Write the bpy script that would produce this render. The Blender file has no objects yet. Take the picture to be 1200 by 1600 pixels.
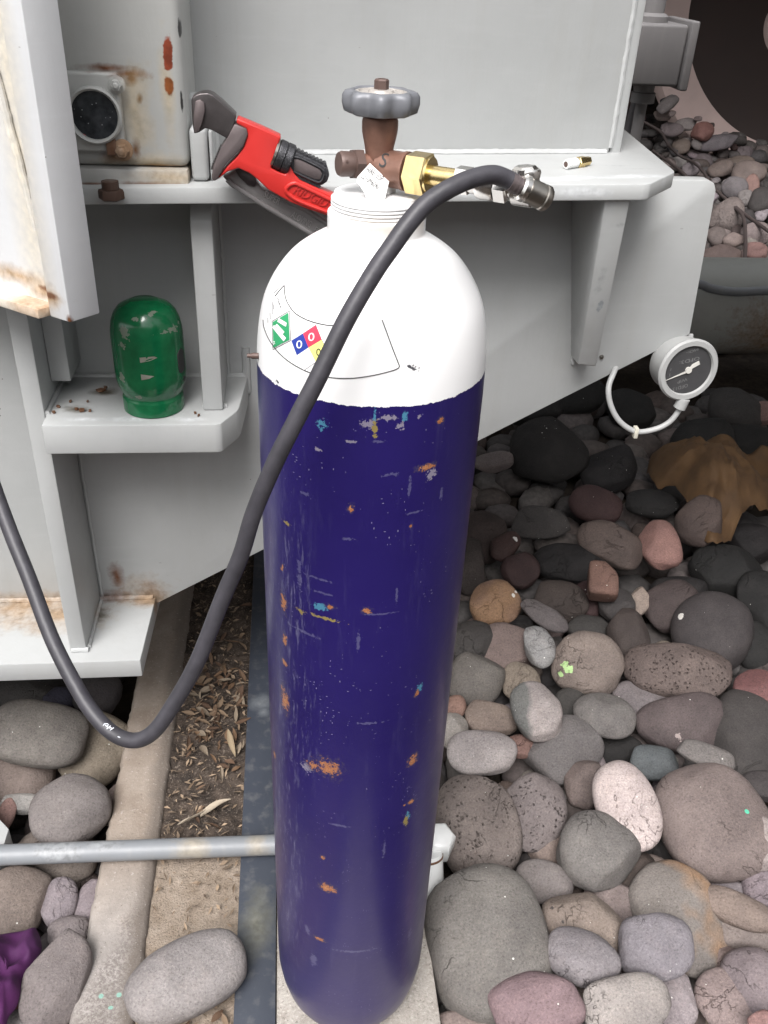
import bpy, bmesh, math, random
import numpy as np
from mathutils import Vector, Matrix, Euler
random.seed(7)
S = bpy.context.scene
COL = S.collection
# ------------------------------------------------------------------ camera
# world: x along the steel plates, y away from the viewer, z up; the gas cylinder stands on the origin
FOC = 1400.0                      # focal length in pixels of the 1200 x 1600 photograph
_d = np.array([-108., 2187., FOC]); _d /= np.linalg.norm(_d)
_up = -_d
_f = np.array([0., 0., 1.]); _y = _f - _up * _f.dot(_up); _y /= np.linalg.norm(_y)
_x = np.cross(_y, _up)
PSI = math.radians(7)
_R = np.array([[math.cos(PSI), math.sin(PSI), 0], [-math.sin(PSI), math.cos(PSI), 0], [0, 0, 1]])
CM = _R @ np.array([_x, _y, _up])
CP = _R @ np.array([.02006712, -.84154425, 1.463])
cam_d = bpy.data.cameras.new('camera'); cam = bpy.data.objects.new('camera', cam_d); COL.objects.link(cam)
cam_d.sensor_fit = 'VERTICAL'; cam_d.sensor_height = 32.0; cam_d.lens = 32.0 * FOC / 1600
cam_d.clip_start = .02; cam_d.clip_end = 300
mw = Matrix.Identity(4)
for i in range(3):
    mw[i][0] = CM[i][0]; mw[i][1] = -CM[i][1]; mw[i][2] = -CM[i][2]; mw[i][3] = CP[i]
cam.matrix_world = mw
S.camera = cam
# ------------------------------------------------------------------ sky, sun, exposure
W = bpy.data.worlds.new('World'); S.world = W; W.use_nodes = True
nt = W.node_tree; nt.nodes.clear()
SUN_EL, SUN_AZ = math.radians(55), math.radians(203)     # azimuth from +y clockwise: behind the viewer, to the left
sky = nt.nodes.new('ShaderNodeTexSky'); sky.sky_type = 'NISHITA'; sky.sun_disc = False
sky.sun_elevation = SUN_EL; sky.sun_rotation = SUN_AZ; sky.dust_density = 4.0; sky.air_density = 1.2
hs = nt.nodes.new('ShaderNodeHueSaturation'); hs.inputs['Saturation'].default_value = .16
bg = nt.nodes.new('ShaderNodeBackground'); bg.inputs['Strength'].default_value = .095
wo = nt.nodes.new('ShaderNodeOutputWorld')
nt.links.new(sky.outputs[0], hs.inputs['Color']); nt.links.new(hs.outputs[0], bg.inputs[0]); nt.links.new(bg.outputs[0], wo.inputs[0])
sun_d = bpy.data.lights.new('sun', 'SUN'); sun_d.energy = 1.5; sun_d.angle = math.radians(32); sun_d.color = (1, .965, .955)
sun = bpy.data.objects.new('sun', sun_d); COL.objects.link(sun)
sv = Vector((math.sin(SUN_AZ) * math.cos(SUN_EL), math.cos(SUN_AZ) * math.cos(SUN_EL), math.sin(SUN_EL)))
sun.rotation_euler = sv.to_track_quat('Z', 'Y').to_euler()
S.view_settings.view_transform = 'Standard'; S.view_settings.look = 'None'
S.view_settings.gamma = 1; S.view_settings.use_curve_mapping = False
S.view_settings.exposure = 1.38
S.render.engine = 'CYCLES'
try: S.cycles.use_denoising = True
except Exception: pass

# ------------------------------------------------------------------ measuring helpers (points of the place seen along a sight line)
def ray(u, v): return CM @ np.array([(u - 600) / FOC, (v - 800) / FOC, 1.])
def at_z(u, v, z): r = ray(u, v); return Vector(CP + r * ((z - CP[2]) / r[2]))
def at_y(u, v, y): r = ray(u, v); return Vector(CP + r * ((y - CP[1]) / r[1]))
def at_d(u, v, d): return Vector(CP + ray(u, v) * d)
def depth(p): return float((np.array(p) - CP) @ CM[:, 2])
# ------------------------------------------------------------------ mesh helpers
class MB:
    def __init__(s): s.v = []; s.f = []; s.m = []
    def add(s, vs, fs, mi=0):
        o = len(s.v); s.v += [tuple(v) for v in vs]; s.f += [tuple(i + o for i in f) for f in fs]; s.m += [mi] * len(fs); return s
    def bm(s, b, mi=0):
        b.verts.index_update(); s.add([v.co for v in b.verts], [[v.index for v in f.verts] for f in b.faces], mi); b.free(); return s
    def hexa(s, pts, bev=.002, seg=2, mi=0):
        "eight corners, bottom ring then top ring"
        b = bmesh.new(); v = [b.verts.new(p) for p in pts]
        for f in ((3, 2, 1, 0), (4, 5, 6, 7), (0, 1, 5, 4), (1, 2, 6, 5), (2, 3, 7, 6), (3, 0, 4, 7)): b.faces.new([v[i] for i in f])
        bmesh.ops.recalc_face_normals(b, faces=b.faces)
        if bev: bmesh.ops.bevel(b, geom=list(b.edges), offset=bev, segments=seg, affect='EDGES', profile=.5, clamp_overlap=True)
        return s.bm(b, mi)
    def box(s, x0, x1, y0, y1, z0, z1, bev=.002, seg=2, mi=0):
        return s.hexa([(x0, y0, z0), (x1, y0, z0), (x1, y1, z0), (x0, y1, z0), (x0, y0, z1), (x1, y0, z1), (x1, y1, z1), (x0, y1, z1)], bev, seg, mi)
    def prism(s, pts, d, bev=.002, seg=2, mi=0):
        "polygon of 3-D points pushed along the vector d"
        b = bmesh.new(); d = Vector(d)
        a = [b.verts.new(Vector(p)) for p in pts]; c = [b.verts.new(Vector(p) + d) for p in pts]; n = len(pts)
        b.faces.new(a); b.faces.new(c[::-1])
        for i in range(n): b.faces.new([a[i], c[i], c[(i + 1) % n], a[(i + 1) % n]])
        bmesh.ops.recalc_face_normals(b, faces=b.faces)
        if bev: bmesh.ops.bevel(b, geom=list(b.edges), offset=bev, segments=seg, affect='EDGES', profile=.5, clamp_overlap=True)
        return s.bm(b, mi)
    def lathe(s, prof, o=(0, 0, 0), ax=(0, 0, 1), n=32, mod=None, cap=True, mi=0):
        o = Vector(o); q = Vector((0, 0, 1)).rotation_difference(Vector(ax).normalized()); vs = []; fs = []
        for r, h in prof:
            for i in range(n):
                t = 2 * math.pi * i / n; rr = r * (mod(t, h) if mod else 1)
                vs.append(o + q @ Vector((rr * math.cos(t), rr * math.sin(t), h)))
        for k in range(len(prof) - 1):
            for i in range(n):
                j = (i + 1) % n; fs.append((k * n + i, k * n + j, (k + 1) * n + j, (k + 1) * n + i))
        if cap: fs += [tuple(range(n))[::-1], tuple((len(prof) - 1) * n + i for i in range(n))]
        return s.add(vs, fs, mi)
    def tube(s, pts, r, n=12, cap=True, mi=0, lump=0):
        pts = [Vector(p) for p in pts]; vs = []; fs = []; nrm = None; rnd = random.Random(len(pts))
        for k, p in enumerate(pts):
            t = (pts[min(k + 1, len(pts) - 1)] - pts[max(k - 1, 0)]).normalized()
            if nrm is None: nrm = t.orthogonal().normalized()
            nrm = (nrm - t * nrm.dot(t)).normalized(); bn = t.cross(nrm)
            rr = (r[k] if isinstance(r, (list, tuple)) else r) * (1 + lump * rnd.uniform(-1, 1))
            for i in range(n):
                a = 2 * math.pi * i / n; vs.append(p + (nrm * math.cos(a) + bn * math.sin(a)) * rr)
        m = len(pts)
        for k in range(m - 1):
            for i in range(n):
                j = (i + 1) % n; fs.append((k * n + i, k * n + j, (k + 1) * n + j, (k + 1) * n + i))
        if cap: fs += [tuple(range(n))[::-1], tuple((m - 1) * n + i for i in range(n))]
        return s.add(vs, fs, mi)
    def weld(s, a, b, r=.006, mi=0):
        a, b = Vector(a), Vector(b); n = max(4, int((b - a).length / .006)); rnd = random.Random(n)
        return s.tube([a.lerp(b, i / n) + Vector((rnd.uniform(-1, 1), rnd.uniform(-1, 1), rnd.uniform(-1, 1))) * .0005 for i in range(n + 1)], r, 8, True, mi, .08)
    def build(s, name, mats, parent=None, loc=None, smooth=35):
        me = bpy.data.meshes.new(name)
        if parent is not None: off = wloc(parent)
        elif loc is not None: off = Vector(loc)
        else: off = Vector((0, 0, 0))
        me.from_pydata([tuple(Vector(v) - off) for v in s.v], [], s.f); me.validate(); me.update()
        if not isinstance(mats, (list, tuple)): mats = [mats]
        for m in mats: me.materials.append(m)
        if len(mats) > 1 and len(me.polygons) == len(s.m): me.polygons.foreach_set('material_index', s.m)
        finish(me, smooth)
        o = bpy.data.objects.new(name, me); COL.objects.link(o)
        own = s_own = off if parent is None else Vector((0, 0, 0))
        o.location = own
        if parent is not None: o.parent = parent
        return o
def finish(me, smooth):
    b = bmesh.new(); b.from_mesh(me); bmesh.ops.recalc_face_normals(b, faces=b.faces); b.to_mesh(me); b.free()
    if smooth:
        me.polygons.foreach_set('use_smooth', [True] * len(me.polygons)); me.set_sharp_from_angle(angle=math.radians(smooth))
    me.update()
def wloc(o):
    p = Vector(o.location)
    while o.parent: o = o.parent; p += Vector(o.location)
    return p
def tag(o, label=None, cat=None, group=None, kind=None):
    for k, v in (('label', label), ('category', cat), ('group', group), ('kind', kind)):
        if v: o[k] = v
    return o
def empty(name, loc, label, cat, group=None):
    o = bpy.data.objects.new(name, None); COL.objects.link(o); o.location = loc; o.empty_display_size = .05
    return tag(o, label, cat, group)
def smooth_path(pts, k=8):
    "Catmull-Rom through the points"
    pts = [Vector(p) for p in pts]; out = []
    for i in range(len(pts) - 1):
        p0, p1, p2, p3 = pts[max(i - 1, 0)], pts[i], pts[i + 1], pts[min(i + 2, len(pts) - 1)]
        for j in range(k):
            t = j / k
            out.append(.5 * ((2 * p1) + (p2 - p0) * t + (2 * p0 - 5 * p1 + 4 * p2 - p3) * t * t + (3 * p1 - p0 - 3 * p2 + p3) * t ** 3))
    return out + [pts[-1]]
_tx = {}
def glyphs(txt):
    "flat lettering as 2-D vertices and faces, height about 1"
    if txt in _tx: return _tx[txt]
    c = bpy.data.curves.new('lettering', 'FONT'); c.body = txt; c.size = 1.4; c.resolution_u = 3
    o = bpy.data.objects.new('lettering', c); COL.objects.link(o)
    bpy.context.view_layer.update()
    me = o.evaluated_get(bpy.context.evaluated_depsgraph_get()).to_mesh()
    vs = [(v.co.x, v.co.y) for v in me.vertices]; fs = [tuple(p.vertices) for p in me.polygons]
    bpy.data.objects.remove(o); bpy.data.curves.remove(c)
    _tx[txt] = (vs, fs); return vs, fs
def lettering(mb, txt, p0, p1, h, nrm, lift=.0006, mi=0, slant=0, thick=0):
    "write txt from p0 towards p1 (fitted), height h, on the plane with normal nrm"
    vs, fs = glyphs(txt); p0, p1, nrm = Vector(p0), Vector(p1), Vector(nrm).normalized()
    e = (p1 - p0); wx = max(v[0] for v in vs); ex = e.normalized(); ey = nrm.cross(ex).normalized(); k = e.length / wx
    top = [p0 + ex * (v[0] * k + slant * v[1] * h) + ey * v[1] * h + nrm * (lift + thick) for v in vs]
    mb.add(top, fs, mi)
    if thick:
        n = len(vs); cnt = {}
        for f in fs:
            for a, b in zip(f, f[1:] + f[:1]): cnt[(a, b)] = 1
        side = [(a, b, b + n, a + n) for (a, b) in cnt if (b, a) not in cnt]
        mb.add(top + [p - nrm * thick for p in top], side, mi)
    return mb
# ------------------------------------------------------------------ material helpers
class G:
    def __init__(s, name):
        s.mat = bpy.data.materials.new(name); s.mat.use_nodes = True; s.t = s.mat.node_tree; s.t.nodes.clear()
        s.out = s.t.nodes.new('ShaderNodeOutputMaterial'); s.b = s.t.nodes.new('ShaderNodeBsdfPrincipled')
        s.t.links.new(s.b.outputs[0], s.out.inputs[0])
    def put(s, sock, v):
        if isinstance(v, bpy.types.NodeSocket): s.t.links.new(v, sock)
        elif v is not None: sock.default_value = (tuple(v) + (1,))[:4] if sock.type == 'RGBA' and len(v) == 3 else v
    def set(s, **k):
        for n, v in k.items(): s.put(s.b.inputs[n.replace('_', ' ')], v)
        return s
    def node(s, t, ins=(), **props):
        n = s.t.nodes.new(t)
        for k, v in props.items(): setattr(n, k, v)
        for k, v in dict(ins).items(): s.put(n.inputs[k], v)
        return n
    def m(s, op, a, b=None, c=None, clamp=False):
        n = s.t.nodes.new('ShaderNodeMath'); n.operation = op; n.use_clamp = clamp
        for i, v in enumerate((a, b, c)): s.put(n.inputs[i], v)
        return n.outputs[0]
    def vm(s, op, a, b=None, out=0):
        n = s.t.nodes.new('ShaderNodeVectorMath'); n.operation = op; s.put(n.inputs[0], a)
        if b is not None: s.put(n.inputs[1], b)
        return n.outputs[out]
    def mix(s, f, a, b, mode='MIX'):
        n = s.t.nodes.new('ShaderNodeMix'); n.data_type = 'RGBA'; n.blend_type = mode
        s.put(n.inputs[0], f); s.put(n.inputs[6], a); s.put(n.inputs[7], b); return n.outputs[2]
    def pos(s): return s.node('ShaderNodeNewGeometry').outputs['Position']
    def obj(s): return s.node('ShaderNodeTexCoord').outputs['Object']
    def noise(s, vec, sc, det=3, rough=.55, dist=0):
        return s.node('ShaderNodeTexNoise', {'Vector': vec, 'Scale': sc, 'Detail': det, 'Roughness': rough, 'Distortion': dist}).outputs[0]
    def vor(s, vec, sc, rnd=1): return s.node('ShaderNodeTexVoronoi', {'Vector': vec, 'Scale': sc, 'Randomness': rnd}).outputs['Distance']
    def step(s, v, a, b):
        n = s.node('ShaderNodeMapRange', {'Value': v, 'From Min': a, 'From Max': b, 'To Min': 0., 'To Max': 1.}); n.clamp = True
        return n.outputs[0]
    def scale(s, vec, k): return s.vm('MULTIPLY', vec, k)
    def bump(s, h, strength=.3, dist=.01):
        n = s.node('ShaderNodeBump', {'Height': h, 'Strength': strength, 'Distance': dist}); s.put(s.b.inputs['Normal'], n.outputs[0]); return s
    def field(s, vec, spots):
        "1 on the rim of each spot (centre, radii), smaller inside"
        r = None
        for c, k in spots:
            q = s.vm('SUBTRACT', vec, tuple(c)); q = s.vm('MULTIPLY', q, tuple(1 / max(x, 1e-5) for x in k)); q = s.vm('LENGTH', q, out=1)
            r = q if r is None else s.m('MINIMUM', r, q)
        return r
RUST, DIRT = (.14, .05, .018), (.20, .15, .10)
def paint(name, col, rough=.42, spots=(), grime=.5, bump=.12, specks=True):
    "old oil paint on steel; spots = [(colour, [(centre, radii)...], softness)]"
    g = G(name); p = g.pos()
    big = g.noise(p, 5.5, 4); fine = g.noise(p, 90, 3); mid = g.noise(p, 24, 4, .62)
    c = g.mix(g.step(big, .3, .75), tuple(x * .93 for x in col), tuple(min(1, x * 1.05) for x in col))
    c = g.mix(g.m('MULTIPLY', g.step(mid, .55, .8), .22 * grime), c, tuple(x * .62 for x in col))
    stk = g.noise(g.vm('MULTIPLY', p, (38., 38., 2.2)), 1, 4, .6); c = g.mix(g.m('MULTIPLY', g.step(stk, .52, .75), .30 * grime), c, (.33, .32, .29))
    c = g.mix(g.m('MULTIPLY', g.step(g.noise(g.vm('MULTIPLY', p, (9., 9., 60.)), 1, 4, .6), .55, .75), .22), c, tuple(min(1, x * 1.14) for x in col))
    nick = g.m('LESS_THAN', g.vor(g.vm('MULTIPLY', g.vm('ADD', p, (5., 2., 1.)), (22., 22., 60.)), 1), g.m('MULTIPLY', g.step(g.noise(p, 4.3, 2), .50, .66), .07)); c = g.mix(g.m('MULTIPLY', nick, .6), c, (.24, .235, .23))
    if specks:
        sp = g.m('LESS_THAN', g.vor(p, 42), g.m('MULTIPLY', g.step(g.noise(p, 7, 2), .58, .74), .085))
        c = g.mix(g.m('MULTIPLY', sp, .75), c, (.10, .075, .055))
    r = rough
    for sc, lst, soft, *o in spots:
        amp = o[0] if o else 1.
        f = g.m('ADD', g.field(p, lst), g.m('MULTIPLY', g.m('SUBTRACT', mid, .5), 1.9 * amp)); f = g.m('ADD', f, g.m('MULTIPLY', g.m('SUBTRACT', fine, .5), 1.0 * amp))
        k = g.m('SUBTRACT', 1, g.step(f, 1 - soft, 1 + soft * .4))
        if len(o) > 1: k = g.m('MULTIPLY', k, o[1])
        cc = g.mix(g.step(fine, .35, .7), tuple(x * .75 for x in sc), tuple(min(1, x * 1.35) for x in sc))
        c = g.mix(k, c, cc)
    g.set(Base_Color=c, Roughness=g.m('ADD', r - .08, g.m('MULTIPLY', mid, .18)))
    g.bump(g.m('ADD', g.m('ADD', g.m('MULTIPLY', fine, .35), mid), g.m('MULTIPLY', stk, .8)), bump, .004)
    return g.mat
def simple(name, col, rough=.5, metal=0, var=.15, sc=60, bump=.15, spec=.5):
    g = G(name); p = g.pos(); n = g.noise(p, sc, 4); big = g.noise(p, sc * .2, 3)
    f = g.m('ADD', g.m('MULTIPLY', n, .5), g.m('MULTIPLY', big, .5))
    c = g.mix(g.step(f, .3, .7), tuple(x * (1 - var) for x in col), tuple(min(1, x * (1 + var)) for x in col))
    g.set(Base_Color=c, Roughness=g.m('ADD', rough - .06, g.m('MULTIPLY', n, .12)), Metallic=metal, Specular_IOR_Level=spec); g.bump(n, bump, .002)
    return g.mat
# ------------------------------------------------------------------ materials
GREY = (.405, .415, .412)
WEB, FRONT, ZT, ZL, ZB = .535, .36, 1.20, .85, .395
fy = .385                                              # face of the window housing
M = {}
dust = (.40, .29, .19)
M['steel'] = paint('grey steel paint', GREY, spots=[
    (RUST, [(at_z(165, 925, ZB), (.035, .03, .02)), (at_z(172, 935, ZB), (.05, .012, .02)), (at_y(183, 900, WEB), (.012, .02, .03)), (at_z(232, 938, ZB), (.03, .012, .03))], .9),
    ((.33, .24, .16), [(at_z(40, 950, ZB), (.12, .05, .02)), (at_z(95, 960, ZB), (.07, .05, .02)), (at_z(230, 938, ZB), (.05, .02, .05))], .9),
    ((.10, .09, .07), [(at_z(120, 640, ZL), (.02, .012, .004)), (at_z(165, 612, ZL), (.018, .012, .004)), (at_z(150, 960, ZB), (.02, .02, .004))], .8),
    ((.28, .30, .31), [(at_y(938, 478, .43), (.005, .05, .014))], .2),
    ((.56, .58, .59), [(at_z(u, 279, ZT), (.05, .012, .012)) for u in (690, 760, 850, 930, 990)] + [(at_y(u, 300, FRONT), (.05, .004, .006)) for u in (700, 800, 900)] + [(at_z(u, 655, ZL), (.03, .008, .006)) for u in (130, 200, 300)], .6, 1.3, .6),
    ((.30, .31, .31), [(at_z(960, 262, ZT), (.03, .004, .012)), (at_z(1000, 268, ZT), (.02, .003, .012)), (at_y(930, 440, .44), (.006, .05, .03)), (at_y(960, 345, .40), (.012, .05, .004))], .6, 1.5, .5),
])
M['housing'] = paint('housing paint', (.42, .425, .41), spots=[
    (RUST, [(at_y(200, 115, fy), (.022, .02, .006)), (at_y(168, 106, fy), (.03, .02, .005)), (at_y(205, 122, fy), (.008, .02, .008)), (at_y(218, 155, fy), (.004, .02, .006)), (at_y(185, 245, fy), (.025, .03, .010)), (at_y(245, 260, fy), (.05, .03, .003)), (at_y(212, 235, fy), (.006, .02, .012))], .8),
    ((.50, .38, .20), [(at_y(212, 170, fy), (.018, .02, .05)), (at_y(230, 255, fy), (.06, .02, .012)), (at_y(262, 145, fy), (.008, .02, .05))], .95, 1., .55),
    ((.22, .045, .02), [(at_y(262, 80, fy), (.006, .02, .020)), (at_y(263, 101, fy), (.006, .02, .008))], .15),
    ((.24, .075, .02), [(at_y(264, 133, fy), (.006, .02, .010))], .25),
    ((.03, .03, .03), [(at_y(281, 46, fy + .01), (.002, .02, .010)), (at_y(285, 160, fy + .01), (.002, .02, .016))], .2)])
_b0 = at_y(110, 505, .2)
M['hanger'] = paint('hanging plate paint', (.60, .61, .62), rough=.38, grime=.35, spots=[
    ((.56, .46, .27), [(at_y(8, 100, .24), (.020, .2, .12)), (at_y(26, 250, .23), (.020, .2, .13)), (at_y(42, 370, .22), (.022, .2, .12)), (at_y(-4, 20, .24), (.018, .2, .1))], 1.2, .10, .5),
    ((.40, .27, .15), [(at_y(10, 446, .23), (.050, .3, .012)), (at_y(62, 466, .215), (.028, .06, .012))], .9, .8),
    (RUST, [(_b0 + Vector((-.001, 0, .003)), (.0045, .006, .008)), (at_y(70, 462, .215), (.016, .05, .004))], .6)])
M['ledge'] = paint('dusty ledge paint', (.58, .53, .45), rough=.6, grime=1., bump=.4, spots=[((.36, .22, .12), [(at_y(60, 470, .215), (.05, .08, .03)), (at_y(20, 450, .23), (.05, .08, .02))], 1.2, 1.3)])
def rusty(name, col): return paint(name, col, rough=.7, spots=[], grime=1.0, bump=.5)
M['rust'] = rusty('rusty iron', (.13, .06, .03))
M['rustdark'] = rusty('dark rusty iron', (.055, .028, .018))
M['foot'] = paint('housing foot paint', (.40, .40, .385), grime=1.0, spots=[(RUST, [(at_y(240, 286, fy), (.05, .05, .004)), (at_y(300, 262, fy), (.006, .05, .02)), (at_y(150, 287, fy), (.02, .05, .003))], .8), ((.42, .33, .22), [(at_y(270, 275, fy), (.05, .06, .012))], 1.)])
M['rustpaint'] = rusty('rust stained paint', (.27, .17, .10))
M['white_part'] = paint('white fitting paint', (.72, .73, .72), rough=.3, grime=.4)
M['galv'] = paint('grey conduit', (.21, .222, .236), rough=.46, grime=.8, spots=[((.38, .31, .2), [(at_z(300, 1325, .04), (.03, .03, .03)), (at_z(400, 1322, .04), (.02, .03, .03))], 1.0, 1.4, .45), ((.25, .26, .27), [(at_z(90, 1322, .04), (.05, .03, .02)), (at_z(160, 1318, .05), (.03, .03, .01))], .3)])
M['box'] = paint('junction box paint', (.19, .182, .182), rough=.5, grime=.3)
M['tank'] = paint('tank paint', (.34, .345, .32), rough=.5, grime=.8, spots=[((.17, .085, .03), [(Vector((2.02, 2.5, .10)), (.22, .5, .16))], 1.0)])
M['pink'] = simple('pink wall paint', (.52, .40, .37), .8, var=.1, sc=8)
M['drum'] = simple('dark brown drum', (.028, .015, .012), .6, var=.25, sc=3)
M['chrome'] = simple('plated metal', (.68, .66, .63), .22, 1, .08)
M['steel_bright'] = simple('worn steel', (.33, .31, .28), .32, 1, .2)
M['brass'] = simple('brass', (.70, .55, .27), .26, 1, .1)
M['bronze'] = simple('brown valve bronze', (.23, .125, .092), .42, .35, .3, 90, .4)
M['bronze_dark'] = simple('dull brown cap', (.105, .068, .058), .5, .2, .2)
M['wheel'] = simple('grey hand wheel', (.16, .165, .18), .45, .15, .1)
M['wheel_disc'] = simple('worn wheel disc', (.42, .39, .36), .5, .3, .25, 200, .5)
M['hose'] = simple('black rubber hose', (.040, .038, .045), .48, 0, .35, 70, .3)
M['ink'] = simple('black ink', (.03, .03, .03), .6)
M['hoseprint'] = simple('white hose print', (.6, .62, .66), .6)
M['red'] = simple('red wrench paint', (.50, .026, .022), .36, 0, .06, 40, .12)
M['redtext'] = simple('red raised letters', (.42, .022, .02), .4)
M['darksteel'] = simple('dark forged steel', (.095, .085, .085), .38, .75, .25, 70, .3)
M['jaw'] = simple('grey jaw steel', (.14, .115, .115), .5, .55, .15, 60, .3)
M['nut'] = simple('knurled nut steel', (.055, .055, .06), .4, .6, .2, 300, .5)
M['spanner'] = simple('grey forged wrench', (.20, .192, .19), .45, .25, .25, 40, .25)
M['stamp'] = simple('worn letter faces', (.42, .41, .40), .35, .7)
M['paper'] = simple('white paper', (.85, .85, .84), .7, var=.03)
M['dial'] = simple('black dial', (.050, .050, .052), .35)
M['dialprint'] = simple('faded dial print', (.17, .17, .17), .7)
M['needle'] = simple('white needle', (.55, .54, .50), .5)
M['gaugecase'] = paint('gauge case paint', (.36, .365, .36), rough=.45, grime=.2, specks=False)
M['strip'] = paint('blue grey strip paint', (.040, .047, .062), rough=.5, grime=.6, spots=[((.30, .32, .33), [(at_z(408, 1098, .004), (.022, .02, .01)), (at_z(412, 1112, .004), (.012, .012, .01))], 1.4, 1., .5), ((.12, .12, .10), [(at_z(400, 1440, .004), (.03, .06, .01))], 1.0)])
M['cable'] = simple('brown cable', (.055, .042, .040), .6)
M['leaf'] = None
def cap_paint():
    g = G('green cap paint'); p = g.pos(); n = g.noise(p, 60, 4); f = g.noise(p, 200, 3)
    sc = g.m('LESS_THAN', g.m('ADD', g.field(p, [(at_y(197, 520, .385), (.009, .03, .010)), (at_y(193, 535, .39), (.005, .03, .006)), (at_y(213, 494, .395), (.012, .03, .003)), (at_y(190, 588, .385), (.004, .03, .010)), (at_y(240, 485, .40), (.007, .04, .003)), (at_y(216, 622, .375), (.006, .03, .003)), (at_y(262, 512, .40), (.02, .03, .005))]), g.m('ADD', g.m('MULTIPLY', g.m('SUBTRACT', f, .5), 2.6), g.m('MULTIPLY', g.m('SUBTRACT', n, .5), 2.4))), .75)
    c = g.mix(g.step(n, .3, .7), (.004, .088, .032), (.007, .125, .047)); c = g.mix(g.m('MULTIPLY', sc, .8), c, (.17, .19, .15))
    g.set(Base_Color=c, Roughness=g.m('ADD', .13, g.m('ADD', g.m('MULTIPLY', n, .10), g.m('MULTIPLY', sc, .4))), Coat_Weight=.15, Coat_Roughness=.08); g.bump(n, .06, .003); return g.mat
M['capgreen'] = cap_paint()
def stone_mat(name, splash=None, twotone=False, pits=0, tint=None):
    g = G(name); p = g.obj(); oi = g.node('ShaderNodeObjectInfo'); col = oi.outputs['Color']; rnd = oi.outputs['Random']
    p = g.vm('ADD', p, g.node('ShaderNodeCombineXYZ', {0: g.m('MULTIPLY', rnd, 37.), 1: g.m('MULTIPLY', rnd, 11.), 2: rnd}).outputs[0])
    big = g.noise(p, 9, 4, .6); mid = g.noise(p, 48, 6, .68); fine = g.noise(p, 260, 4, .75)
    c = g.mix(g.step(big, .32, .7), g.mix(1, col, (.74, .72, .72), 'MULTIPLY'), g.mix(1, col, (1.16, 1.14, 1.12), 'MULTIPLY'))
    if tint: c = g.mix(g.step(g.noise(p, 7, 3), .45, .62), c, tint)
    if twotone: c = g.mix(g.step(g.m('ADD', g.node('ShaderNodeSeparateXYZ', {0: g.obj()}).outputs[0], g.m('MULTIPLY', big, .05)), .0, .01), (.13, .13, .125), c)
    c = g.mix(g.m('MULTIPLY', g.step(g.noise(p, 24, 4, .7), .50, .68), .42), c, g.mix(.05, g.mix(1, c, (1.5, 1.48, 1.46), 'MULTIPLY'), (.30, .28, .27)))
    c = g.mix(g.m('MULTIPLY', g.step(mid, .42, .7), .5), c, g.mix(1, c, (.62, .60, .58), 'MULTIPLY'))
    c = g.mix(g.step(fine, .53, .66), c, g.mix(1, c, (1.36, 1.34, 1.31), 'MULTIPLY'))
    c = g.mix(g.step(fine, .46, .34), c, g.mix(1, c, (.60, .59, .58), 'MULTIPLY'))
    wh = g.m('LESS_THAN', g.vor(p, 62), g.m('MULTIPLY', g.step(g.noise(p, 16, 2), .52, .70), .11))
    c = g.mix(wh, c, (.62, .61, .57))
    vn = g.m('ABSOLUTE', g.m('SUBTRACT', g.noise(p, 11, 4, .6, .6), .5)); vk = g.m('MULTIPLY', g.step(vn, .010, .002), g.step(g.noise(p, 5, 2), .52, .60)); c = g.mix(g.m('MULTIPLY', vk, .6), c, g.mix(1, c, (.40, .38, .37), 'MULTIPLY'))
    h = g.m('SUBTRACT', g.m('ADD', g.m('MULTIPLY', mid, .6), g.m('MULTIPLY', fine, .4)), g.m('MULTIPLY', vk, .5))
    if pits:
        pv = g.vm('ADD', p, g.vm('MULTIPLY', g.node('ShaderNodeTexNoise', {'Vector': p, 'Scale': 90.}).outputs[1], (.012, .012, .012))); pt = g.step(g.vor(pv, 105), .05, .34); pm = g.step(g.noise(p, 22, 2), .40, .55); k = g.m('MULTIPLY', g.m('SUBTRACT', 1, pt), pm)
        c = g.mix(k, c, g.mix(1, c, (.48, .47, .46), 'MULTIPLY')); h = g.m('SUBTRACT', h, g.m('MULTIPLY', k, 1.4))
    if splash:
        f = g.m('ADD', g.field(g.pos(), splash[1]), g.m('MULTIPLY', g.m('SUBTRACT', mid, .5), splash[2] if len(splash) > 2 else 3.4)); c = g.mix(g.m('LESS_THAN', f, .9), c, splash[0])
    g.set(Base_Color=c, Roughness=.72, Specular_IOR_Level=.35); g.bump(h, .85, .006); return g.mat
M['stone'] = stone_mat('river stone'); M['pitted'] = stone_mat('pitted lava stone', pits=1)
M['stone_two'] = stone_mat('two tone stone', twotone=True)
M['stone_ochre'] = stone_mat('ochre stained stone', tint=(.27, .165, .095))
def ground_mat(name, ca, cb, sc, bump=.6):
    g = G(name); p = g.pos(); a = g.noise(p, sc, 5, .65); b = g.noise(p, sc * 9, 4, .7); s = g.noise(p, sc * .25, 3)
    c = g.mix(g.step(a, .35, .68), ca, cb); c = g.mix(g.m('MULTIPLY', g.step(b, .55, .75), .7), c, tuple(min(1, x * 1.7) for x in cb)); c = g.mix(g.step(b, .44, .32), c, tuple(x * .5 for x in ca))
    c = g.mix(g.m('MULTIPLY', g.step(s, .42, .62), .5), c, tuple(x * .6 for x in ca))
    g.set(Base_Color=c, Roughness=.9, Specular_IOR_Level=.2); g.bump(g.m('ADD', a, b), bump, .006); return g.mat
M['soil'] = ground_mat('dark soil', (.030, .024, .020), (.075, .058, .045), 30)
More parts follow.
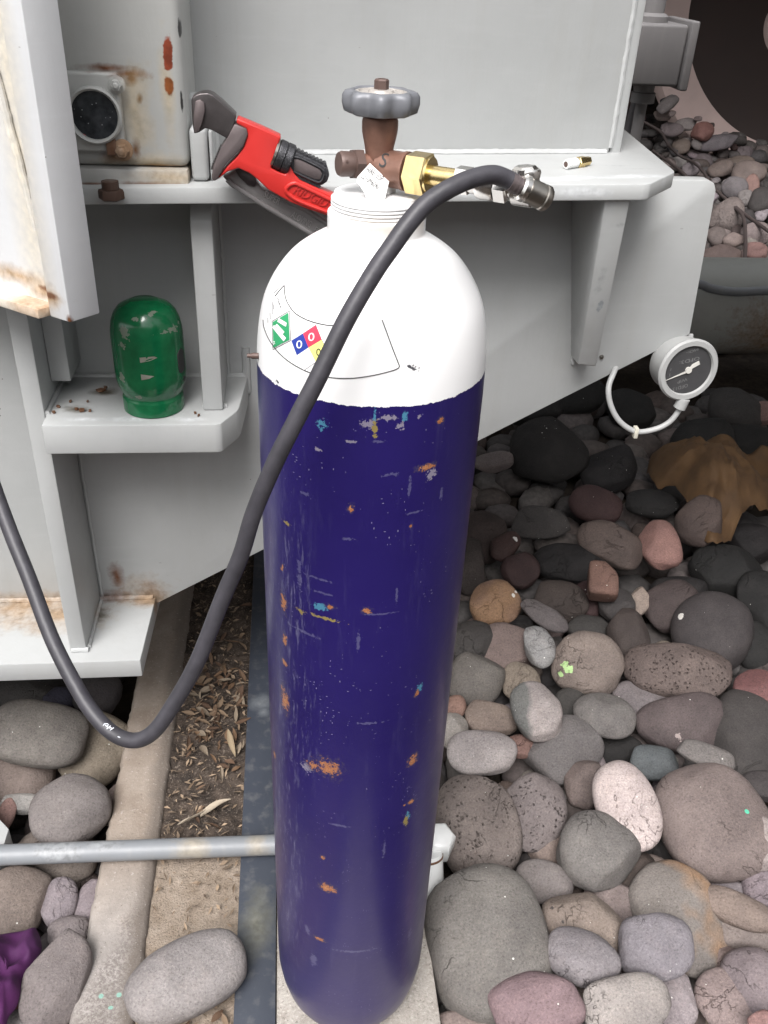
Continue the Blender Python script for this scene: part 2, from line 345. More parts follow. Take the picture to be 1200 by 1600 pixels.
def curb_mat():
    g = G('weathered concrete'); p = g.pos(); a = g.noise(p, 14, 5, .6); b = g.noise(p, 160, 4, .7); sp = g.node('ShaderNodeSeparateXYZ', {0: p}); y, x = sp.outputs[1], sp.outputs[0]
    c = g.mix(g.step(a, .35, .7), (.24, .195, .158), (.34, .29, .245))
    pale = g.step(g.m('ADD', y, g.m('MULTIPLY', a, .3)), .42, .22)                     # paler near the viewer, brown further in
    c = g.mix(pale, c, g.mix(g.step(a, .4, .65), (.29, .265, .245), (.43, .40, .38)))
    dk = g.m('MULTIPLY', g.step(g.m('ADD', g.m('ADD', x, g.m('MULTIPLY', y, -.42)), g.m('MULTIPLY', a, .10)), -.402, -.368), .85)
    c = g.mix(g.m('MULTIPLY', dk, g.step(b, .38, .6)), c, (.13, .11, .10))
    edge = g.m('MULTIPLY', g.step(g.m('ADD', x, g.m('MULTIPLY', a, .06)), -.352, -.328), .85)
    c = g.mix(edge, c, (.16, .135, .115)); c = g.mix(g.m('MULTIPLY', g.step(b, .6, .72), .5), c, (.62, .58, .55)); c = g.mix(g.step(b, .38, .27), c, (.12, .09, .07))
    gr = g.m('LESS_THAN', g.field(p, [(at_z(158, 1557, 0), (.004, .004, .01)), (at_z(186, 1555, 0), (.0042, .004, .01)), (at_z(173, 1575, 0), (.004, .003, .01))]), 1.)
    c = g.mix(gr, c, (.22, .38, .32))
    g.set(Base_Color=c, Roughness=.85, Specular_IOR_Level=.3); g.bump(g.m('ADD', a, b), .5, .004); return g.mat
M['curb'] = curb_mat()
M['slab'] = ground_mat('pale slab concrete', (.30, .27, .24), (.50, .47, .43), 22, .5)
M['sand'] = None
def channel_mat():
    g = G('sand and soil'); p = g.pos(); a = g.noise(p, 28, 5, .65); b = g.noise(p, 240, 4, .72); y = g.node('ShaderNodeSeparateXYZ', {0: p}).outputs[1]
    sand = g.mix(g.step(a, .35, .7), (.24, .19, .145), (.36, .30, .245)); soil = g.mix(g.step(a, .35, .68), (.036, .029, .025), (.115, .088, .07))
    c = g.mix(g.step(g.m('ADD', y, g.m('MULTIPLY', g.m('SUBTRACT', a, .5), .12)), .245, .285), sand, soil)
    c = g.mix(g.m('MULTIPLY', g.step(b, .56, .7), .5), c, (.50, .42, .34)); c = g.mix(g.step(b, .41, .30), c, (.035, .028, .024))
    g.set(Base_Color=c, Roughness=.92, Specular_IOR_Level=.2); g.bump(g.m('ADD', a, b), .8, .006); return g.mat
M['channel'] = channel_mat()
def leaf_mat():
    g = G('dry leaf'); col = g.node('ShaderNodeObjectInfo').outputs['Color']; n = g.noise(g.obj(), 120, 4)
    c = g.mix(g.step(n, .3, .7), g.mix(1, col, (.65, .62, .6), 'MULTIPLY'), g.mix(1, col, (1.2, 1.2, 1.2), 'MULTIPLY'))
    g.set(Base_Color=c, Roughness=.75, Specular_IOR_Level=.3); g.bump(n, .4, .002); return g.mat
M['leaf'] = leaf_mat()
def cloth(name, a, b, sc):
    g = G(name); p = g.pos(); n = g.noise(p, sc, 4); c = g.mix(g.step(n, .3, .7), a, b)
    g.set(Base_Color=c, Roughness=.8, Sheen_Weight=0.); g.bump(g.noise(p, 500, 3), .25, .001); return g.mat
M['purple'] = cloth('purple cloth', (.042, .005, .047), (.08, .009, .083), 18)
M['tan'] = cloth('tan cloth', (.055, .027, .009), (.105, .055, .020), 14)
# ------------------------------------------------------------------ setting: ground, curb, channel, strip, slab
def sheet(name, x0, x1, y0, y1, nx, ny, fz, mat, kind='structure', parent=None):
    mb = MB(); vs = []; fs = []
    for j in range(ny + 1):
        for i in range(nx + 1):
            x, y = x0 + (x1 - x0) * i / nx, y0 + (y1 - y0) * j / ny; vs.append((x, y, fz(x, y)))
    for j in range(ny):
        for i in range(nx): k = j * (nx + 1) + i; fs.append((k, k + 1, k + nx + 2, k + nx + 1))
    mb.add(vs, fs); o = mb.build(name, mat, parent, smooth=60); tag(o, kind=kind); return o
from mathutils import noise as mno
def nz(x, y, z=0, s=1): return mno.noise(Vector((x * s, y * s, z)))
sheet('ground', -120, 120, -60, 150, 60, 60, lambda x, y: -.17, M['soil'])
def curb():
    mb = MB(); ys = np.arange(-.6, 2.4, .012); prof = []
    for y in ys:
        rag = .0035 * nz(0, y, 3, 22) + .0035 * nz(0, y, 5, 70); t = .0010 * nz(0, y, 9, 40)
        if abs(y - .066) < .006: rag += .006
        prof.append([(-.446 + rag - .006, y, -.17), (-.449 + rag, y, -.05), (-.447 + rag, y, -.010 + t), (-.441 + rag * .7, y, -.001 + t), (-.42, y, .001 + t), (-.375, y, .001 - t), (-.352 + rag * .5, y, .0 - t), (-.345 + rag * .7, y, -.007), (-.342, y, -.05)])
    n = len(prof[0]); vs = [p for r in prof for p in r]; fs = [(k * n + i, k * n + i + 1, (k + 1) * n + i + 1, (k + 1) * n + i) for k in range(len(prof) - 1) for i in range(n - 1)]
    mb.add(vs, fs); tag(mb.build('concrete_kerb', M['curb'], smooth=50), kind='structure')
curb()
sheet('path', -.345, -.180, -.6, 2.2, 34, 560, lambda x, y: -.012 + (.008 if y > .26 else .001) * (nz(x, y, 1, 16) + .8 * nz(x, y, 4, 45)) + (.005 if y > .26 else .002) * nz(x, y, 7, 110), M['channel'])
tag(MB().box(-.188, -.1215, -.6, 2.0, -.06, .004, .0015).build('metal_strip', M['strip']), 'flat blue grey metal strip lying along the dirt channel', 'metal strip')
sheet_top = MB().box(-.1205, .143, -.6, 1.1, -.17, .0, .004, 2)
tag(sheet_top.build('pavement', M['slab']), kind='structure')
# ------------------------------------------------------------------ the grey steel frame
fr = empty('steel_frame', (-.3, .6, 0), 'large grey painted steel frame with shelves and a sloping lower edge', 'steel frame')
def part(name, mb, mat, root, **k):
    o = mb.build(name, mat, root, **k); return o
def vplate(poly, y, t): return [(x, y, z) for x, z in poly], (0, t, 0)
def hplate(poly, z, t): return [(x, y, z) for x, y in poly], (0, 0, t)
st = M['steel']
part('web_plate', MB().prism(*vplate([(-2.2, .38), (-.34, .38), (.589, .924), (.576, 1.158), (.571, 1.168), (.562, 1.172), (-2.2, 1.172)], WEB, .028), bev=.0022), st, fr)
zs = lambda x: 1.1926 + .0264 * x                      # the shelf dips a little to the left
part('shelf_plate', MB().prism([(x, y, zs(x) - .0215) for x, y in [(-2.2, FRONT), (.392, FRONT), (.401, .363), (.458, .428), (.463, .44), (.498, .78), (.44, 1.0), (-2.2, 1.0)]], (0, 0, .0215), bev=.003), st, fr)
part('face_plate', MB().prism(*vplate([(-2.2, 1.182), (.405, 1.182), (.405, 2.6), (-2.2, 2.6)], .56, .02), bev=.003), st, fr)
part('side_plate', MB().box(.4065, .425, .564, 1.7, 1.19, 2.6, .004), st, fr)
part('rear_box', MB().box(-2.2, .40, .583, 1.72, 1.183, 2.6, .003), st, fr)
wl = MB(); wl.weld((-.9, .559, zs(-.9) + .0015), (.40, .559, zs(.4) + .0015), .005); wl.weld((.4065, .563, 1.21), (.4065, .563, 1.75), .0045)
wl.weld((-.9, WEB - .001, ZB + .002), (-.345, WEB - .001, ZB + .002), .005); wl.weld((-.44, .395, ZB + .002), (-.44, WEB, ZB + .002), .004); wl.weld((-.438, WEB - .002, ZB), (-.438, WEB - .002, ZL - .05), .003)
wl.weld((-.182, WEB - .002, ZL), (-.182, WEB - .002, 1.176), .004); wl.weld((-.44, .395, ZL + .001), (-.44, WEB, ZL + .001), .004); wl.weld((-.44, WEB - .002, ZL), (-.155, WEB - .002, ZL), .005)
wl.weld((-.152, .535, ZL - .03), (-.152, .535, ZL + .05), .007); wl.weld((-.215, .42, ZL + .001), (-.178, .42, ZL + .001), .004);
wl.weld((.352, WEB - .002, 1.17), (.395, WEB - .002, .872), .0045); wl.weld((-.467, .389, ZB + .003), (-.438, .389, ZB + .003), .005)
part('weld_bead', wl, st, fr)
part('lower_shelf', MB().prism(*hplate([(-.441, FRONT), (-.192, FRONT), (-.184, .363), (-.162, .405), (-.159, .42), (-.150, WEB - .001), (-.441, WEB - .001)], ZL - .048, .048), bev=.003), st, fr)
part('base_plate', MB().prism(*hplate([(-2.2, FRONT), (-.347, FRONT), (-.338, .62), (-2.2, .62)], ZB - .038, .038), bev=.0022), st, fr)
def sidegus(x0, x1, poly): return [(x0, y, z) for y, z in poly], (x1 - x0, 0, 0)
part('post', MB().prism(*sidegus(-.470, -.442, [(.388, ZB + .0005), (WEB - .001, ZB + .0005), (WEB - .001, 1.178), (.395, 1.178)]), bev=.003), st, fr)
part('gusset', MB().prism(*sidegus(-.213, -.183, [(.405, ZL + .0005), (WEB - .001, ZL + .0005), (WEB - .001, 1.178), (.45, 1.178), (.418, 1.138), (.412, 1.13)]), bev=.003), st, fr)
part('gusset', MB().prism(*sidegus(-.4415, -.412, [(.452, .877), (WEB - .001, .877), (WEB - .001, 1.178), (.452, 1.178)]), bev=.0025), st, fr)
a0, a1 = at_y(903, 570, .475), at_y(932, 573, .475)
part('gusset', MB().hexa([(a0.x, .475, a0.z), (a1.x, .475, a1.z), (a1.x + .006, WEB - .001, a1.z - .01), (a0.x + .006, WEB - .001, a0.z - .01), (.343, .366, 1.184), (.3785, .366, 1.184), (.3785, WEB - .001, 1.184), (.343, WEB - .001, 1.184)], .003), st, fr)
part('gusset', MB().prism(*sidegus(-1.0, -.97, [(.388, ZB + .0005), (WEB - .001, ZB + .0005), (WEB - .001, 1.178), (.395, 1.178)]), bev=.003), st, fr)
p = at_y(940, 558, WEB - .001); part('bolt', MB().lathe([(.0001, -.004), (.003, -.003), (.004, 0), (.004, .004)], p, (0, 1, 0), 10), M['steel_bright'], fr)
# box girder closed by unseen bottom plate and rear web, added to block light
part('bottom_plate', MB().prism([(-2.2, .564, .382), (-.335, .564, .382), (.578, .564, .921), (.578, .564, .941), (-.335, .564, .402), (-2.2, .564, .402)], (0, 1.15, 0), .002), st, fr)
part('rear_plate', MB().prism(*vplate([(-2.2, .384), (-.33, .384), (.57, .925), (.40, 1.165), (-2.2, 1.13)], 1.72, .025), bev=.002), st, fr)
# unseen slabs added overhead, above eye level, to shade the stones
part('shade_slab', MB().box(-5, 3.6, .50, 2.5, 1.66, 2.1, .02), st, fr)
part('shade_slab', MB().box(.85, 3.6, -.15, .496, 1.66, 2.1, .02), st, fr)
part('shade_slab', MB().box(-7, 5.5, 4.6, 12.9, 2.6, 2.9, .02), st, fr)
# unseen walls added behind the viewer and on the right to block low sky
yard = simple('rendered shade wall', (.34, .32, .31), .85, var=.08, sc=3)
tag(MB().box(-11, 11, -8.4, -8.0, -.17, 4.6, .02).build('shade_wall', yard), 'tall plain unseen wall added behind the viewer to cut low light', 'wall')
tag(MB().box(5.6, 6.0, -7.9, 16, -.17, 4.0, .02).build('shade_wall', yard), 'tall plain unseen wall added along the right to cut side light', 'wall')
# ------------------------------------------------------------------ hanging plate at the upper left
hb = empty('hanging_bracket', (_b0.x, _b0.y, 1.0), 'pale plate hanging in at the upper left, rust stained along its bottom ledge', 'bracket')
zb0 = _b0.z; L0 = at_z(0, 470, zb0); R0 = at_z(157, 490, zb0); up = Vector((0, 0, 1))
el = (L0 - _b0).normalized(); er = (R0 - _b0); wR = er.length; er.normalize()
hang = M['hanger']; top = 1.75
q = lambda p, z: Vector((p.x, p.y, z))
bk = Vector((el.x, el.y, 0)) * .035
part('edge_plate', MB().hexa([_b0, R0 + er * .0, R0 + bk, _b0 + bk, q(_b0, top), q(R0, top), q(R0, top) + bk, q(_b0, top) + bk], .0025), hang, hb)
inn = er * .012                                                             # the web sits a little behind the plate corner
w0 = _b0 + el * .036 + inn; w1 = _b0 + el * .9 + inn
part('web_plate', MB().hexa([q(w0, zb0 + .012), q(w0, zb0 + .012) + er * .02, q(w1, zb0 + .012) + er * .02, q(w1, zb0 + .012), q(w0, top), q(w0, top) + er * .02, q(w1, top) + er * .02, q(w1, top)], 0), hang, hb)
nl = -er
led = MB(); s0 = _b0 + el * .036; s1 = _b0 + el * .9
led.hexa([s0 + nl * .014, s0 + er * .03, s1 + er * .03, s1 + nl * .014, s0 + nl * .014 + up * .012, s0 + er * .03 + up * .012, s1 + er * .03 + up * .012, s1 + nl * .014 + up * .012], .002)
part('ledge', led, M['ledge'], hb)
wd = MB(); c0 = at_d(93, 400, depth(_b0 + up * .08)); 
t0 = q(_b0 + el * .042 + inn * .6, zb0 + .10); t1 = q(_b0 + el * .135 + inn * .6, top)
wd.weld(t0, t1, .0045); part('weld_bead', wd, hang, hb)
# ------------------------------------------------------------------ window housing with its gauge
hx1 = at_y(285, 200, fy).x; hz0 = at_y(240, 262, fy).z
ho = empty('instrument_housing', ((hx1 - .12), fy + .07, hz0), 'rust chipped grey housing with a round window at the upper left', 'housing')
part('case', MB().box(hx1 - .34, hx1 + .006, fy, fy + .16, hz0, 1.9, .012, 4), M['housing'], ho)
part('foot', MB().box(hx1 - .30, hx1 + .004, fy - .008, fy + .13, zs(hx1 - .3) + .001, hz0 - .0005, .004), M['foot'], ho)
bz = at_y(148, 180, fy - .016); b1 = at_y(200, 240, fy)
part('bezel_plate', MB().box(b1.x - .115, b1.x, fy - .014, fy - .0005, b1.z + .004, at_y(200, 112, fy).z, .004, 3), M['housing'], ho)
rw = 37 * depth(bz) / FOC
win = MB().lathe([(rw * .98, .0), (rw * 1.14, .0), (rw * 1.14, -.007), (rw * 1.06, -.010), (rw * .97, -.007), (rw * .96, 0)], (bz.x, fy - .0135, bz.z), (0, 1, 0), 40, cap=False)
ringo = part('window_ring', win, M['housing'], ho)
g = G('dark speckled glass'); p_ = g.pos(); cc = g.mix(g.step(g.noise(p_, 70, 4), .4, .7), (.012, .014, .017), (.045, .05, .056)); cc = g.mix(g.m('LESS_THAN', g.vor(p_, 150), .10), cc, (.3, .31, .32)); cc = g.mix(g.m('LESS_THAN', g.field(p_, [(at_y(131, 210, fy), (.006, .05, .004))]), 1), cc, (.35, .02, .04)); g.set(Base_Color=cc, Roughness=.22)
part('window_glass', MB().lathe([(.0001, 0), (rw * .98, 0), (rw * .98, .003)], (bz.x, fy - .0150, bz.z), (0, 1, 0), 40), g.mat, ho)
def bolt(u, v, y, r, mat, name='bolt', ln=.012):
    c = at_y(u, v, y); mb = MB(); mb.lathe([(r * 1.5, 0), (r * 1.5, -.003), (r * 1.1, -.004)], c, (0, 1, 0), 20); mb.lathe([(r, -.003), (r, -.003 - ln * .6), (r * .85, -.003 - ln * .75)], c, (0, 1, 0), 6); mb.lathe([(r * .55, -ln * .6), (r * .55, -ln * 1.1), (r * .3, -ln * 1.2)], c, (0, 1, 0), 12)
    return part(name, mb, mat, ho)
bolt(183, 132, fy - .014, .0068, M['housing']); bolt(192, 234, fy - .014, .0085, M['rustpaint'])
part('clip', MB().box(at_y(170, 232, fy).x, at_y(186, 232, fy).x, fy - .019, fy - .0142, at_y(170, 238, fy).z, at_y(170, 212, fy).z, .002), M['rust'], ho)
hb2 = at_y(172, 288, FRONT - .014); hm = MB(); hm.lathe([(.0105, .004), (.0105, -.006)], hb2, (0, 0, 1), 24); hm.lathe([(.0150, -.0062), (.0160, -.009), (.0160, -.0165), (.0145, -.018)], hb2, (0, 0, 1), 6)
part('hex_plug', hm, M['rustdark'], ho)
lug = MB(); l0 = at_y(302, 283, .40); l1 = at_y(336, 283, .40)
lug.box(l0.x, l0.x + .022, .385, .43, 1.1885, at_y(315, 200, .385).z, .006, 3); lug.box(l0.x + .0235, l1.x, .392, .44, 1.1885, at_y(330, 205, .39).z, .005, 3); lug.box(l0.x - .012, l1.x + .004, .44, .47, 1.1885, at_y(322, 148, .44).z, .008, 3)
part('lug', lug, M['steel'], ho)
# ------------------------------------------------------------------ gas cylinder
PROF = [(.0001, .004), (.055, .003), (.078, .0), (.088, .005), (.097, .016), (.105, .036), (.1105, .062), (.1138, .09), (.1146, .12), (.1146, .60), (.1146, 1.04), (.1146, 1.065), (.1146, 1.088), (.1142, 1.110), (.1130, 1.130), (.1104, 1.150), (.1060, 1.169), (.0990, 1.1850), (.0898, 1.1995), (.0790, 1.2120), (.0675, 1.2210), (.0570, 1.2275), (.0508, 1.2310), (.0465, 1.2345), (.0455, 1.238), (.0455, 1.250), (.0445, 1.252)]
_cr = smooth_path([(r, 0, z) for r, z in PROF[9:]], 4)
PROF_F = [(r, z) for r, z in PROF[:9]] + [(v.x, v.z) for v in _cr]
_pz = np.array([z for r, z in PROF_F[2:]]); _pr = np.array([r for r, z in PROF_F[2:]])
def prof_r(z): return float(np.interp(z, _pz, _pr, left=0, right=0))
def on_cyl(u, v, lift=.0006):
    "where the sight line meets the cylinder's skin"
    r = ray(u, v); r = r / np.linalg.norm(r); t = .5; prev = None
    for _ in range(400):
        p = CP + r * t; d = math.hypot(p[0], p[1]) - prof_r(p[2])
        if d < 0: break
        t += max(.0012, d * .4)
    lo, hi = t - .006, t
    for _ in range(18):
        mid = (lo + hi) / 2; p = CP + r * mid
        if math.hypot(p[0], p[1]) - prof_r(p[2]) < 0: hi = mid
        else: lo = mid
    p = CP + r * hi; z = p[2]; sl = (prof_r(z + .002) - prof_r(z - .002)) / .004
    n = Vector((p[0], p[1], 0)).normalized() + Vector((0, 0, -sl)); n.normalize()
    return Vector(p) + n * lift, n
gc = empty('gas_cylinder', (0, 0, 0), 'tall purple blue gas cylinder with white shoulder standing on the concrete', 'gas cylinder')
def cyl_paint():
    g = G('cylinder paint'); p = g.pos(); s = g.node('ShaderNodeSeparateXYZ', {0: p}); x, y, z = s.outputs
    n1 = g.noise(p, 30, 4); n2 = g.noise(p, 140, 4, .7); n3 = g.noise(p, 6, 3); st = g.noise(g.vm('MULTIPLY', p, (60., 60., 7.)), 1, 5, .7)
    zz = g.m('ADD', z, g.m('ADD', g.m('MULTIPLY', g.m('SUBTRACT', n2, .5), .006), g.m('MULTIPLY', g.m('SUBTRACT', n1, .5), .004)))
    white = g.m('GREATER_THAN', zz, 1.1085)
    blue = g.mix(g.step(n3, .3, .7), (.0100, .0054, .074), (.0140, .0082, .092))
    faded = g.m('MULTIPLY', g.step(g.m('ADD', z, g.m('MULTIPLY', n3, .25)), .62, .10), .42)
    blue = g.mix(faded, blue, (.06, .05, .115))
    blue = g.mix(g.m('MULTIPLY', g.step(st, .58, .76), .16), blue, (.10, .095, .19))
    # left flank rubbed in upright streaks
    rub = g.m('MULTIPLY', g.step(g.field(p, [((-.082, -.08, .86), (.02, .05, .12)), ((-.078, -.08, .70), (.02, .05, .12)), ((-.1, -.05, .5), (.03, .06, .4))]), 1.4, .2), g.step(g.noise(g.vm('MULTIPLY', p, (220., 220., 30.)), 1, 4, .75), .54, .68))
    blue = g.mix(g.m('MULTIPLY', rub, .42), blue, (.30, .30, .40))
    # hairline scuffs and specks
    sc1 = g.vor(g.vm('MULTIPLY', p, (90., 90., 220.)), 1); sc2 = g.vor(g.vm('MULTIPLY', g.vm('ADD', p, (3., 1., 2.)), (200., 200., 75.)), 1)
    ms = g.step(g.noise(p, 13, 3), .40, .64)
    sp = g.m('MAXIMUM', g.m('LESS_THAN', sc1, g.m('MULTIPLY', ms, .105)), g.m('LESS_THAN', sc2, g.m('MULTIPLY', ms, .10)))
    blue = g.mix(g.m('MULTIPLY', sp, .5), blue, (.34, .33, .46))
    n4 = g.noise(p, 330, 3, .7)
    jit = g.m('ADD', g.m('ADD', g.m('MULTIPLY', g.m('SUBTRACT', n2, .5), 3.6), g.m('MULTIPLY', g.m('SUBTRACT', n4, .5), 4.0)), g.m('MULTIPLY', g.m('SUBTRACT', n1, .5), 1.6))
    def chips(lst, rim=None):
        out = []
        for u, v, a, b in lst:
            q, nn = on_cyl(u, v, 0); k = depth(q) / FOC; out.append((q, (a * k * .95, max(a * k * .95, .02), b * k * .92)))
        f = g.m('ADD', g.field(p, out), jit)
        if rim is not None: return g.mix(g.m('MULTIPLY', g.step(f, 1.9, .9), .75), rim, (.055, .045, .075)), g.m('LESS_THAN', f, .9)
        return g.m('LESS_THAN', f, .95)
    blue = g.mix(chips([(504, 664, 6, 8), (585, 655, 2, 15), (632, 652, 5, 7), (656, 1075, 5, 10), (637, 1276, 4, 10), (500, 948, 10, 6)]), blue, (.055, .18, .28))
    blue = g.mix(chips([(606, 652, 11, 4), (655, 652, 3, 3), (575, 662, 10, 7), (627, 665, 6, 6), (497, 703, 5, 3), (548, 690, 8, 2), (480, 1198, 9, 10), (675, 740, 8, 8)]), blue, (.20, .18, .24))
    blue = g.mix(chips([(586, 672, 4, 12), (510, 967, 20, 3), (447, 817, 8, 3), (634, 1284, 4, 12), (470, 955, 7, 4), (450, 600, 1, 1)]), blue, (.22, .17, .06))
    oc_ = g.mix(g.step(n4, .35, .65), (.24, .085, .04), (.42, .19, .09))
    blue, ck = chips([(687, 658, 5, 5), (664, 731, 14, 4), (548, 795, 4, 7), (443, 942, 4, 13), (445, 1000, 3, 10), (444, 1034, 3, 5), (446, 1095, 5, 20), (441, 887, 2, 6), (645, 1188, 6, 10), (643, 1252, 4, 4), (632, 1258, 2, 2), (504, 1340, 3, 4), (512, 1388, 10, 8), (516, 948, 5, 4), (572, 955, 6, 5), (652, 1083, 3, 6), (642, 822, 2, 5), (429, 1180, 2, 8), (498, 1467, 8, 4)], blue); blue = g.mix(ck, blue, oc_)
    blue, ck = chips([(512, 1200, 15, 14), (488, 1196, 8, 9)], blue); blue = g.mix(ck, blue, oc_)
    blue = g.mix(g.m('MULTIPLY', chips([(555, 1487, 30, 2.5), (480, 1452, 4, 12), (468, 900, 3, 26), (500, 905, 22, 2), (505, 927, 18, 2), (470, 985, 26, 2.5), (590, 960, 24, 1.5), (640, 762, 2, 16), (690, 772, 2, 12), (575, 1130, 18, 2.5), (612, 742, 9, 3), (592, 690, 8, 2.5), (545, 842, 9, 2.5), (620, 930, 2, 16), (560, 1000, 2, 18), (600, 1330, 2.5, 18), (455, 1180, 2, 14), (640, 1460, 3, 16), (490, 1500, 4, 14), (530, 1290, 14, 2), (478, 772, 10, 3), (650, 800, 10, 2)]), .38), blue, (.15, .145, .25))
    wh = g.mix(g.step(n3, .35, .7), (.79, .79, .79), (.84, .84, .835))
    tr = g.m('MULTIPLY', g.step(g.m('ABSOLUTE', g.m('SUBTRACT', z, 1.247)), .016, .0), g.step(n1, .42, .62)); wh = g.mix(g.m('MULTIPLY', tr, .45), wh, (.50, .40, .28))
    q, _n = on_cyl(646, 575, 0); wh = g.mix(g.m('LESS_THAN', g.m('ADD', g.field(p, [(q, (.006, .02, .003)), (on_cyl(433, 596, 0)[0], (.002, .02, .002))]), jit), .7), wh, (.06, .06, .07))
    c = g.mix(white, blue, wh)
    g.set(Base_Color=c, Roughness=g.m('ADD', .25, g.m('ADD', g.m('MULTIPLY', n1, .14), g.m('MULTIPLY', sp, .2))), Specular_IOR_Level=.5)
    g.bump(g.m('ADD', g.m('MULTIPLY', n2, .5), n1), .10, .003); return g.mat
M['cyl'] = cyl_paint()
body = part('body', MB().lathe(PROF_F, n=128), M['cyl'], gc, smooth=50)
thr = [(.0435, 1.2495)]
for k in range(4): z = 1.2525 + k * .0031; thr += [(.0408, z), (.0424, z + .0008), (.0424, z + .0019), (.0408, z + .0028)]
thr += [(.0405, 1.2655), (.0395, 1.2685), (.0370, 1.2695), (.0001, 1.2695)]
part('neck_ring', MB().lathe(thr, n=72), M['cyl'], gc, smooth=30)
# label printed on a clear sticker that follows the shoulder
def quad_patch(mb, q4, n=10, lift=.0006, mi=0):
    def f(s, t):
        a = [q4[0][k] * (1 - s) + q4[1][k] * s for k in (0, 1)]; b = [q4[3][k] * (1 - s) + q4[2][k] * s for k in (0, 1)]
        return on_cyl(a[0] * (1 - t) + b[0] * t, a[1] * (1 - t) + b[1] * t, lift)[0]
    vs = [f(i / n, j / n) for j in range(n + 1) for i in range(n + 1)]
    mb.add(vs, [(j * (n + 1) + i, j * (n + 1) + i + 1, (j + 1) * (n + 1) + i + 1, (j + 1) * (n + 1) + i) for j in range(n) for i in range(n)], mi)
def quad_text(mb, txt, q4, lift=.0012, mi=0):
    vs, fs = glyphs(txt); wx = max(v[0] for v in vs) or 1; x0 = min(v[0] for v in vs); hy = max(v[1] for v in vs); out = []
    for x, y in vs:
        s, t = (x - x0) / (wx - x0), y / hy
        a = [q4[0][k] * (1 - s) + q4[1][k] * s for k in (0, 1)]; b = [q4[3][k] * (1 - s) + q4[2][k] * s for k in (0, 1)]
        out.append(on_cyl(a[0] * (1 - t) + b[0] * t, a[1] * (1 - t) + b[1] * t, lift)[0])
    mb.add(out, fs, mi)
def line_on(mb, pts, r=.00045, mi=0, k=6, sm=True):
    P = smooth_path([(a, b, 0) for a, b in pts], k) if sm else [Vector((a, b, 0)) for a, b in pts]
    mb.tube([on_cyl(q.x, q.y, .0003)[0] for q in P], r, 6, True, mi)
def seg(a, b, n=8): return [(a[0] + (b[0] - a[0]) * i / n, a[1] + (b[1] - a[1]) * i / n) for i in range(n + 1)]
Z6 = lambda x, y: (395 + x / 7.5, 430 + y / 7.5)
lb = MB()
line_on(lb, [(444.5, 446), (445.5, 460), (449, 472), (460, 488), (478, 499), (500, 506), (520, 508.5), (552, 508)])
line_on(lb, [(597, 500), (604, 519), (614, 546), (623, 569), (623.5, 573), (620, 576.5), (606, 581), (580, 587), (548, 591), (515, 589.5), (484, 582), (455, 567), (435, 550), (421, 531), (413, 512), (411.5, 500)])
line_on(lb, [(444.5, 446), (438, 453), (430, 463)])
for (a, b) in (((428, 458), (437, 450)),): line_on(lb, seg(a, b, 4), .0002, sm=False)
label = part('label', lb, M['ink'], gc, smooth=40)
def solid(n, c, r=.35): m = simple(n, c, r, var=.04); return m
M['lab'] = [solid('label green', (.03, .30, .12)), solid('label blue', (.025, .05, .30)), solid('label red', (.75, .045, .09)), solid('label yellow', (.80, .78, .22)), solid('label white', (.86, .86, .86)), M['ink']]
hz = MB(); GD = [Z6(228, 540), Z6(238, 872), Z6(447, 765), Z6(430, 418)]
def shrink(q, k): cx = sum(a for a, b in q) / 4; cy = sum(b for a, b in q) / 4; return [(cx + (a - cx) * k, cy + (b - cy) * k) for a, b in q]
quad_patch(hz, shrink(GD, .90), 8, .0006, 0)
for a, b in zip(GD, GD[1:] + GD[:1]): line_on(hz, seg(a, b), .00025, 5, sm=False)
for q4 in ([(238, 610), (262, 585), (400, 735), (372, 775)], [(275, 590), (295, 570), (382, 665), (362, 690)], [(298, 545), (318, 505), (408, 560), (398, 605)]):
    quad_patch(hz, [Z6(*p) for p in q4], 4, .0011, 4)
quad_text(hz, '2', [Z6(247, 815), Z6(277, 800), Z6(273, 765), Z6(245, 780)], .0012, 4)
part('hazard_diamond', hz, M['lab'], label)
nf = MB(); B4 = [Z6(*p) for p in ((458, 768), (522, 938), (657, 848), (593, 683))]; R4 = [Z6(*p) for p in ((593, 683), (657, 848), (808, 758), (740, 585))]; Y4 = [Z6(*p) for p in ((657, 848), (740, 1015), (891, 925), (808, 758))]; W4 = [Z6(*p) for p in ((522, 938), (600, 1113), (740, 1015), (657, 848))]
for q4, mi in ((B4, 1), (R4, 2), (Y4, 3), (W4, 4)):
    quad_patch(nf, q4, 6, .0006, mi)
    for a, b in zip(q4, q4[1:] + q4[:1]): line_on(nf, seg(a, b), .00028, 5, sm=False)
quad_text(nf, '0', [Z6(522, 862), Z6(590, 848), Z6(586, 755), Z6(518, 770)], .0012, 4)
quad_text(nf, '0', [Z6(660, 775), Z6(732, 760), Z6(728, 668), Z6(658, 682)], .0012, 4)
quad_text(nf, '0', [Z6(752, 945), Z6(806, 935), Z6(800, 850), Z6(748, 862)], .0012, 5)
part('hazard_diamond', nf, M['lab'], label)
tx = MB()
quad_text(tx, 'AIRE', [Z6(286, 268), Z6(330, 392), Z6(345, 388), Z6(303, 262)], .0008)
for a, b, c in ((236, 318, 460), (250, 345, 400), (205, 440, 520), (180, 500, 560)):
    line_on(tx, seg(Z6(a, b), Z6(a + (c - b) * .02, c), 4), .0003, sm=False)
part('print', tx, M['ink'], label)
rv = MB(); pr, pn = on_cyl(404, 556, 0); rv.lathe([(.003, -.003), (.003, .003), (.002, .005), (.002, .008)], Vector((-.1146, pr.y, pr.z)), (-1, .05, 0), 12); part('rivet', rv, M['bronze_dark'], gc)
